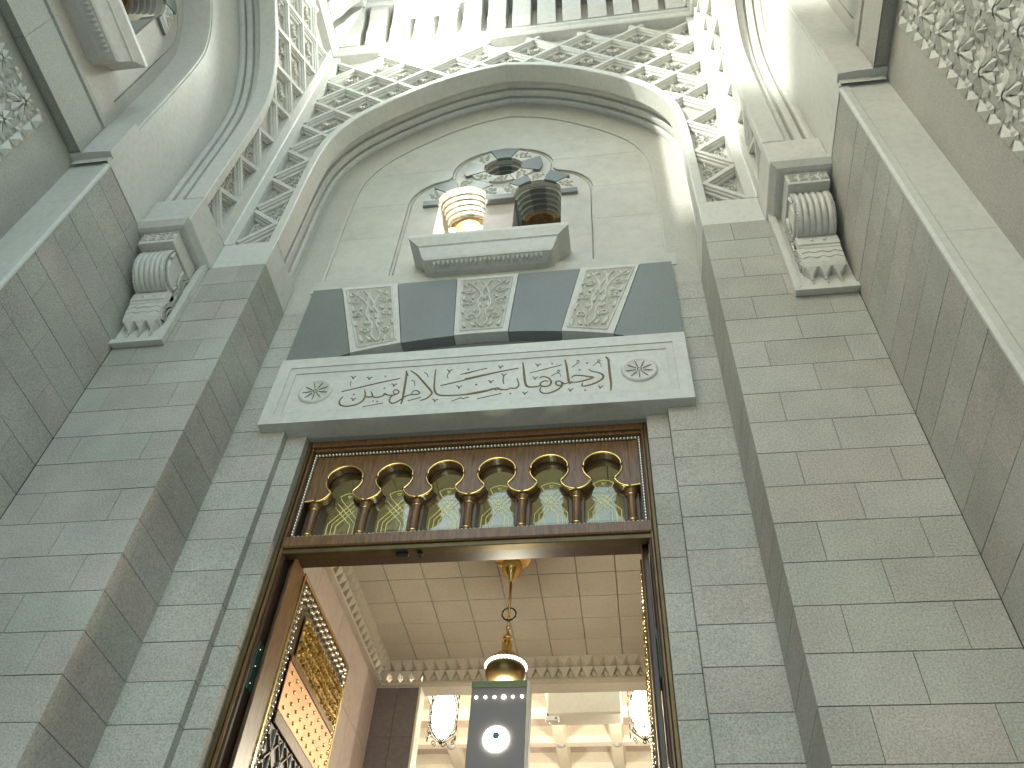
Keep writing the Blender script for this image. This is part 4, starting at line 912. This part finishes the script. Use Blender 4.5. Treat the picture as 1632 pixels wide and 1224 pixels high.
# ------------------------------------------------------------------ open door leaves
def build_leaf(s, label):
    t = at_thing('door_leaf', label, 'door', (s * 1.63, 7.1, GZ + .01), 'open door leaves')
    f = lambda a, b: tuple(sorted((s * a, s * b)))
    xf = 1.600                       # face towards the doorway
    L = lambda y0, y1, z0, z1, nm, mat, d0=0, d1=.06, b=.005, par=None: MB().cbox(*f(xf - d0, xf + d1), y0, y1, z0, z1, b).build(nm, mat, par or t)
    L(6.10, 7.96, GZ + .01, 4.89, 'leaf_panel', 'wood_dark', -.012, .06)
    L(6.05, 6.33, GZ + .01, 4.895, 'hinge_stile', 'wood', .0, .012)
    em = 'brass' if s < 0 else 'bronze'
    L(6.33, 6.365, GZ + .01, 4.90, 'brass_edge', em, .014, 0, .004); L(6.33, 7.98, 4.865, 4.90, 'brass_edge', em, .013, 0, .004); L(7.945, 7.98, GZ + .01, 4.865, 'brass_edge', em, .013, 0, .004)
    m = MB(); ax = (-s, 0, 0); x = s * (xf - .002)
    for (p, q) in (((6.42, 4.80), (7.90, 4.80)), ((6.42, 4.78), (6.42, 0.6)), ((7.90, 4.78), (7.90, 0.6)), ((6.42, 4.72), (7.90, 4.72))):
        n = int(math.hypot(q[0] - p[0], q[1] - p[1]) / .052)
        for i in range(n + 1):
            y = p[0] + (q[0] - p[0]) * i / n; z = p[1] + (q[1] - p[1]) * i / n; o = .012 * (-1) ** i
            horiz = p[1] == q[1]
            m.dome((x, y + (0 if horiz else o), z + (o if horiz else 0)), .024, ax, 7, 2, .9)
    m.build('rope_border', 'bead_metal', t, smooth=True)
    fnl = lambda p, q, h: (s * (xf - .006 - h), p, q)
    g = L(6.60, 7.93, 4.16, 4.60, 'gilt_panel', 'gold_leaf', .010, 0, .004)
    m = MB(); random.seed(5)
    for iy in range(13):
        for iz in range(4):
            y = 6.66 + iy * .101; z = 4.215 + iz * .11
            m.ribbon(spiral(y, z, .008, .046, iy * 1.1 + iz, 1.3 * (-1) ** (iy + iz), 10), .02, .026, fnl); m.dome((s * (xf - .008), y + .05, z + .055), .016, ax, 6, 2)
    m.build('gilt_carving', 'gold_leaf', g)
    cpl = L(6.52, 7.93, 3.62, 4.08, 'copper_panel', 'copper', .012, 0, .004)
    m = MB(); m.dome((0, 0, 0), .022, ax, 8, 2, .8); sm_ = m.mesh('copper_stud', 'brass', True)
    for iy in range(10):
        for iz in range(4): inst('copper_stud', sm_, cpl, (s * (xf - .011), 6.62 + .14 * iy, 3.685 + .11 * iz))
    L(6.52, 7.93, 4.085, 4.155, 'panel_rail', 'wood', .016, 0); L(6.52, 7.93, 3.50, 3.615, 'panel_rail', 'wood', .016, 0)
    # interlaced wooden lattice below
    lt = L(6.50, 7.94, .7, 3.49, 'lattice_panel', 'violet_stone', -.004, .01)
    m = MB(); fn2 = lambda p, q, h: (s * (xf + .003 - h), p, q)
    for k in range(-9, 16):
        for d in (1, -1):
            pts = []
            for i in range(80):
                y = 6.5 + 1.44 * i / 79; z = 1.0 + .24 * k + d * (y - 7.2) * 1.0
                if .72 < z < 3.47: pts.append((y, z))
            if len(pts) > 4: m.ribbon([pts[0], pts[-1]], .030, .022, fn2, False)
    for k in range(7): m.ribbon([(6.6 + .22 * k, .72), (6.6 + .22 * k, 3.47)], .030, .026, fn2, False)
    m.build('lattice_strips', 'wood_dark', lt)
    return t
build_leaf(-1, 'open door leaf with gilt panel, copper studs and rope border, left of the doorway')
build_leaf(1, 'dark brown open door leaf seen edge-on at the right of the doorway')

# ------------------------------------------------------------------ vestibule: ceiling, walls, toothed moulding
VX, VY, VZ = 1.85, 9.81, 6.0
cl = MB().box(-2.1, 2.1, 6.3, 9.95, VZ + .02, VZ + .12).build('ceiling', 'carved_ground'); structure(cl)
TP = .4445
tile = MB().cbox(-TP / 2 + .005, TP / 2 - .005, -TP / 2 + .005, TP / 2 - .005, 0, .03, .004).mesh('ceiling_tile', 'ceiling_board')
for ix in range(-4, 4):
    for iy in range(8): inst('ceiling_tile', tile, cl, (TP * (ix + .5), 9.29 - TP * (iy - .5), VZ))
for ix in range(-4, 4):   # border strip against the far wall
    inst('ceiling_tile', tile, cl, (TP * (ix + .5), 9.29 + TP * .5 + TP * .66, VZ), (0, 0, 0), (1, .3, 1))
for s in (-1, 1):
    w = at_thing('vestibule_wall', f'{"pink marble" if s < 0 else "shadowed pink marble"} inner side wall behind the {side(s)} door leaf', 'wall', (s * 1.95, 8, GZ), 'inner side walls')
    f = lambda a, b: tuple(sorted((s * a, s * b)))
    MB().box(*f(VX + .012, VX + .3), 6.37, VY + .2, GZ, VZ + .1).build('core', 'mortar', w)
    for iy in range(4):
        for iz in range(8):
            y0 = 6.40 + iy * .86; z0 = GZ + .02 + iz * .92
            MB().box(*f(VX + random.uniform(0, .002), VX + .05), y0 + .003, min(y0 + .857, VY), z0 + .003, min(z0 + .917, 5.72)).build('marble_slab', 'pink_marble', w)
TW = .147
def tooth():
    m = MB(); h = .135
    # lower tooth stands proud, upper one leans back
    m.add([(-TW / 2, 0, 5.735), (TW / 2, 0, 5.735), (0, 0, 5.735 + h), (-TW / 2, -.05, 5.735), (TW / 2, -.05, 5.735), (0, -.012, 5.735 + h)], [(0, 2, 1), (3, 4, 5), (0, 1, 4, 3), (1, 2, 5, 4), (2, 0, 3, 5)])
    m.add([(-TW / 2, -.004, 5.74 + h), (TW / 2, -.004, 5.74 + h), (0, -.004, 5.742), (-TW / 2, -.10, 5.74 + h), (TW / 2, -.10, 5.74 + h), (0, -.03, 5.742)], [(0, 1, 2), (3, 5, 4), (0, 3, 4, 1), (1, 4, 5, 2), (2, 5, 3, 0)])
    m.add([(-TW / 2, -.004, 5.745 + h), (TW / 2, -.004, 5.745 + h), (TW / 2, -.004, 5.998), (-TW / 2, -.004, 5.998), (0, -.13, 5.745 + h), (-TW / 2, -.16, 5.998), (TW / 2, -.16, 5.998)], [(0, 1, 2, 3), (0, 4, 1), (0, 3, 5, 4), (1, 4, 6, 2), (4, 5, 6), (3, 2, 6, 5)])
    return m.mesh('moulding_tooth', 'ceiling_board')
TM = tooth()
tm = at_thing('toothed_moulding', 'cream moulding of small pointed teeth round the inner ceiling', 'moulding', (0, 9.75, 5.73))
MB().box(-1.85, 1.85, VY - .07, VY - .001, 5.70, 5.734).build('lower_fillet', 'ceiling_board', tm)
for s in (-1, 1):
    x0, x1 = sorted((s * (VX - .07), s * (VX - .001))); MB().box(x0, x1, 6.4, VY - .071, 5.70, 5.734).build('lower_fillet', 'ceiling_board', tm)
for k in range(25): inst('moulding_tooth', TM, tm, (-1.764 + TW * k, VY - .001, 0))
for s in (-1, 1):
    for k in range(22): inst('moulding_tooth', TM, tm, (s * (VX - .001), 6.50 + TW * k, 0), (0, 0, -s * PI / 2))
fw = at_thing('inner_wall', 'dark violet stone wall with pale edging facing the doorway, behind the lamp', 'wall', (-1.56, 9.9, GZ))
MB().box(-1.85, -1.29, VY + .02, VY + .2, GZ, 5.70).build('core', 'mortar', fw)
for iz in range(9):
    MB().box(-1.85, -1.575, VY, VY + .04, GZ + .83 * iz + .003, min(GZ + .83 * (iz + 1), 5.70)).build('stone_slab', 'violet_stone', fw); MB().box(-1.57, -1.29, VY, VY + .04, GZ + .83 * iz + .003, min(GZ + .83 * (iz + 1), 5.70)).build('stone_slab', 'violet_stone', fw)
MB().box(-1.289, -1.262, VY - .01, VY + .22, GZ, 5.70).build('edging', 'plaster_cream', fw)
hd = at_thing('inner_lintel', 'pale beam over the inner opening beneath the toothed moulding', 'beam', (.3, 9.9, 5.7))
MB().box(-1.262, 1.85, VY + .001, VY + .22, 5.70, 6.1).build('beam', 'plaster_cream', hd)
BX(.28, 1.27, 10.6, 10.9, 5.72, 6.15, 'soffit_beam', 'plaster_cream', hd, .02)

# ------------------------------------------------------------------ hall beyond
hall = MB().box(-4.5, 4.5, 17.0, 17.2, GZ, 9).build('hall_wall', 'pink_marble'); structure(hall)
sc_ = at_thing('hall_scallops', 'row of pink scalloped niches on the far hall wall', 'moulding', (.5, 16.9, 5.5))
for k in range(12):
    u = -2.6 + .5 * k
    fill_plate([arc(u, 6.2, .22, 0, PI, 10) + [(u - .25, 5.5), (u + .25, 5.5)]], 16.86, 16.998, fnd).build('niche_scallop', 'pink_marble', sc_)
cc = MB().box(-3.3, 3.3, 10.2, 17.1, 7.30, 7.4).build('coffered_ceiling', 'pink_marble'); structure(cc)
for k in range(-4, 4):
    x = .15 + .95 * k
    MB().prism([(-.10, 7.30), (-.13, 7.10), (-.09, 7.0), (.09, 7.0), (.13, 7.10), (.10, 7.30)], 10.3, 16.95, lambda p, q, a: (x + p, a, q)).build('ceiling_rib', 'plaster_cream', cc)
for k in range(7):
    y = 11.12 + .96 * k
    MB().prism([(-.085, 7.30), (-.115, 7.10), (-.075, 7.005), (.075, 7.005), (.115, 7.10), (.085, 7.30)], -3.25, 3.25, lambda p, q, a: (a, y + p, q)).build('ceiling_rib', 'plaster_cream', cc)
bo = MB().lathe([(0, -.03), (.05, -.025), (.075, 0), (.06, .02), (0, .02)], 0, 0, 12).mesh('rib_boss', 'grey_granite', True)
for k in range(-3, 4):
    for j in range(6): inst('rib_boss', bo, cc, (.15 + .95 * k, 11.12 + .96 * j, 6.995))
for s in (-1, 1):
    x0, x1 = sorted((s * 3.3, s * 3.5)); structure(MB().box(x0, x1, 9.95, 17, GZ, 7.4).build('hall_side_wall', 'pink_marble'))

def wall_lamp(x, y, z, label):
    t = at_thing('globe_lamp', label, 'lamp', (x, y, z - .42), 'glowing globe lamps in the hall')
    MB().lathe([(0, z - .33), (.06, z - .32), (.12, z - .24), (.155, z - .1), (.16, z + .05), (.14, z + .2), (.09, z + .30), (0, z + .33)], x, y, 18).build('globe', 'lamp_white', t, smooth=True)
    MB().lathe([(0, z + .47), (.05, z + .46), (.10, z + .38), (.12, z + .31), (.09, z + .29), (0, z + .30)], x, y, 16).build('lamp_cap', 'brass', t, smooth=True)
    m = MB()
    for k in range(8):
        a = 2 * PI * k / 8
        for zz, r in ((z + .26, .055), (z + .12, .05), (z - .04, .05), (z - .20, .05), (z - .34, .045)):
            rad = .19
            c_, s_ = math.cos(a), math.sin(a)
            m.tube([(x + c_ * rad - s_ * p, y + s_ * rad + c_ * p, q) for p, q in spiral(0, zz, .01, r, k, 1.2, 9)], .008, 4)
        m.tube([(x + math.cos(a) * .13, y + math.sin(a) * .13, z + .34), (x + math.cos(a) * .2, y + math.sin(a) * .2, z + .1), (x + math.cos(a) * .19, y + math.sin(a) * .19, z - .25), (x, y, z - .42)], .009, 4)
    m.build('filigree_cage', 'black_iron', t)
    MB().tube([(x, y, z + .45), (x, y, 7.32)], .015, 6).build('hanging_rod', 'brass', t)
    ld = bpy.data.lights.new('globe_light', 'POINT'); ld.energy = 60; ld.color = (1.0, .91, .82); ld.shadow_soft_size = .15
    lo = bpy.data.objects.new('globe_light', ld); col.objects.link(lo); lo.parent = t; lo.location = (0, 1.2, .2)
wall_lamp(-1.17, 10.8, 5.86, 'glowing globe lamp in filigree cage left of the dark board')
wall_lamp(1.55, 10.8, 5.86, 'glowing globe lamp in filigree cage beside the right door leaf')

# dark board with a lit medallion
bd = at_thing('dark_board', 'tall dark board with green top rail, small bulbs and lit round medallion', 'board', (.245, 7.0, GZ))
MB().cbox(-.008, .498, 7.0, 7.10, GZ, 4.045, .004).build('board_panel', 'dark_board', bd)
MB().cbox(-.012, .502, 6.99, 7.11, 4.046, 4.11, .006).build('top_rail', 'green_frame', bd)
MB().cbox(.499, .530, 6.985, 7.11, GZ, 4.10, .004).build('side_edge', 'plaster_cream', bd)
m = MB(); m.prism(arc(.245, 3.56, .112, 0, 2 * PI, 28)[:-1], 6.985, 6.999, fnd); md = m.build('medallion', 'lamp_white', bd)
m = MB(); fm = lambda p, q, h: (p, 6.984 - h, q)
for k in range(8):
    a = 2 * PI * k / 8; m.ribbon([(.245 + .055 * math.cos(a), 3.56 + .055 * math.sin(a)), (.245 + .11 * math.cos(a + .25), 3.56 + .11 * math.sin(a + .25))], .005, .003, fm, False)
m.ribbon([(.245 + .055 * math.cos(t_), 3.575 + .04 * math.sin(t_)) for t_ in [2 * PI * i / 14 for i in range(15)]], .006, .003, fm, False)
m.build('medallion_tracery', 'black_iron', md)
MB().prism(arc(.245, 3.585, .032, 0, 2 * PI, 14)[:-1], 6.980, 6.9835, fnd).build('medallion_centre', 'green_plate', md)
for k in range(6):
    m = MB(); m.dome((.04 + .0832 * k, 6.999, 3.952), .0125 if k != 3 else .019, (0, -1, 0), 8, 3); m.build('small_bulb', 'lamp_white', bd, smooth=True)

# security camera under the soffit beam
sc2 = at_thing('security_camera', 'small white security camera under the pale beam beside the dark board', 'camera', (.36, 10.55, 5.62))
MB().cbox(.27, .45, 10.5, 10.56, 5.58, 5.65, .01).build('housing', 'white_plastic', sc2); MB().tube([(.30, 10.53, 5.65), (.29, 10.6, 5.73)], .012, 6).build('arm', 'black_iron', sc2); m = MB(); m.dome((.41, 10.499, 5.615), .014, (0, -1, 0), 8, 2); m.build('lens', 'black_iron', sc2)

# ------------------------------------------------------------------ hanging lamp in the vestibule
hx, hy = .193, 7.6
ch = at_thing('hanging_lamp', 'brass hanging lamp with bell shade and white bead ring inside the doorway', 'lamp', (hx, hy, 4.40))
MB().lathe([(0, 5.999), (.17, 5.995), (.20, 5.965), (.205, 5.94), (.18, 5.915), (.14, 5.895), (.115, 5.885), (.115, 5.80), (.10, 5.755), (.05, 5.70), (.02, 5.64), (0, 5.63)], hx, hy, 32).build('ceiling_canopy', 'brass', ch, smooth='auto')
MB().tube([(hx, hy, 5.64), (hx, hy, 5.20)], .016, 8).build('rod', 'brass', ch, smooth=True)
MB().tube([(hx + .075 * math.cos(2 * PI * i / 20), hy, 5.235 + .075 * math.sin(2 * PI * i / 20)) for i in range(20)], .009, 6, True).build('hook_ring', 'black_iron', ch, smooth=True)
for k in range(3):
    z = 5.165 - .05 * k
    MB().tube([(hx + (.02 * math.cos(2 * PI * i / 10) if k % 2 == 0 else 0), hy + (.02 * math.cos(2 * PI * i / 10) if k % 2 else 0), z + .032 * math.sin(2 * PI * i / 10)) for i in range(10)], .007, 5, True).build('chain_link', 'brass', ch, smooth=True)
MB().lathe([(0, 5.05), (.012, 5.04), (.018, 4.99), (.05, 4.955), (.055, 4.935), (.03, 4.915), (.055, 4.90), (.056, 4.885), (.035, 4.875), (.055, 4.86), (.055, 4.80), (.06, 4.775), (.11, 4.74), (.16, 4.69), (.19, 4.65), (.196, 4.635), (0.17, 4.64)], hx, hy, 32).build('bell_shade', 'brass', ch, smooth='auto')
m = MB()
for i in range(34):
    a = 2 * PI * i / 34; m.dome((hx + .196 * math.cos(a), hy + .196 * math.sin(a), 4.615), .020, (math.cos(a), math.sin(a), 0), 7, 2)
m.build('bead_ring', 'lamp_ring', ch, smooth=True)
MB().lathe([(.196, 4.60), (.205, 4.56), (.20, 4.50), (.17, 4.44), (.10, 4.41), (0, 4.40)], hx, hy, 28).build('lower_bowl', 'bronze', ch, smooth=True)
MB().lathe([(0, 4.63), (.035, 4.62), (.045, 4.57), (.035, 4.52), (.05, 4.48), (.02, 4.44), (0, 4.43)], hx, hy, 16).build('centre_stem', 'brass', ch, smooth='auto')
ld = bpy.data.lights.new('lamp_light', 'POINT'); ld.energy = 24; ld.color = (1.0, .92, .82); ld.shadow_soft_size = .2
lo = bpy.data.objects.new('lamp_light', ld); col.objects.link(lo); lo.parent = ch; lo.location = (0, 0, -.2)

# ------------------------------------------------------------------ floodlight on the cornice
fx_, fy_, fz_ = -1.32, 4.36, 15.70
fl = at_thing('floodlight', 'blazing white floodlight hanging from the cornice above the arch crown', 'floodlight', (fx_, fy_, fz_ - .3))
MB().cbox(fx_ - .50, fx_ + .50, fy_ - .01, fy_ + .16, fz_ - .16, fz_ + .24, .05).build('housing', 'grey_metal', fl)
m = MB(); vs_ = []
for i in range(13):
    a = -PI / 2 + PI * i / 12
    for k in range(13):
        q = math.sin(-PI / 2 + PI * k / 12); w = math.cos(-PI / 2 + PI * k / 12)
        vs_.append((fx_ + .66 * q, fy_ - .02 - .20 * math.cos(a) * w, fz_ + .02 + .30 * math.sin(a) * w))
m.add(vs_, [(i * 13 + k, i * 13 + k + 1, (i + 1) * 13 + k + 1, (i + 1) * 13 + k) for i in range(12) for k in range(12)])
m.build('lens', 'lamp_flood', fl, smooth=True, fix=False)
for sx in (-.5, .5): MB().tube([(fx_ + sx, fy_ + .07, fz_ + .29), (fx_ + sx, fy_ + .07, fz_ + .8), (fx_ + sx, 4.47, fz_ + 1.24)], .022, 8).build('bracket_arm', 'grey_metal', fl)
for sx in (-.45, 0, .45):
    ld = bpy.data.lights.new('flood_light', 'POINT'); ld.energy = 15; ld.color = (.95, .98, 1.0); ld.shadow_soft_size = .12
    lo = bpy.data.objects.new('flood_light', ld); col.objects.link(lo); lo.parent = fl; lo.location = (sx, .12, -.12)

# ------------------------------------------------------------------ unseen arch and building, added behind the viewer to shape the sun patch
fa = at_thing('sun_shaping_arch', 'tall open arch wall added behind the viewer to trim the sun patch', 'arch', (0, -1.54, GZ))
op = [(3.5, GZ), (3.5, 15.3), (3.25, 16.2), (2.75, 17.1), (2.0, 18.0), (1.1, 18.7), (0, 19.1)]  # opening shaped to give the sun patch its curved upper edge
fill_plate([[(-6, GZ), (-op[0][0], GZ)] + [(-u, z) for u, z in op[1:]] + [(u, z) for u, z in reversed(op[1:-1])] + [(3.5, GZ), (6, GZ), (6, 20.5), (-6, 20.5)]], -1.64, -1.44, fnd).build('arch_wall', 'marble', fa)
bl = at_thing('sun_blocker_building', 'tall plain building added behind the viewer to block the low sun', 'building', (-50, -62, GZ))
MB().box(-86, -14, -64, -60, GZ, 35.0).build('wall', 'plaster_cream', bl); MB().box(-86.4, -13.6, -64.4, -59.6, 35.0, 36.2).build('parapet', 'plaster_cream', bl)  # added to keep low sun off the lower walls
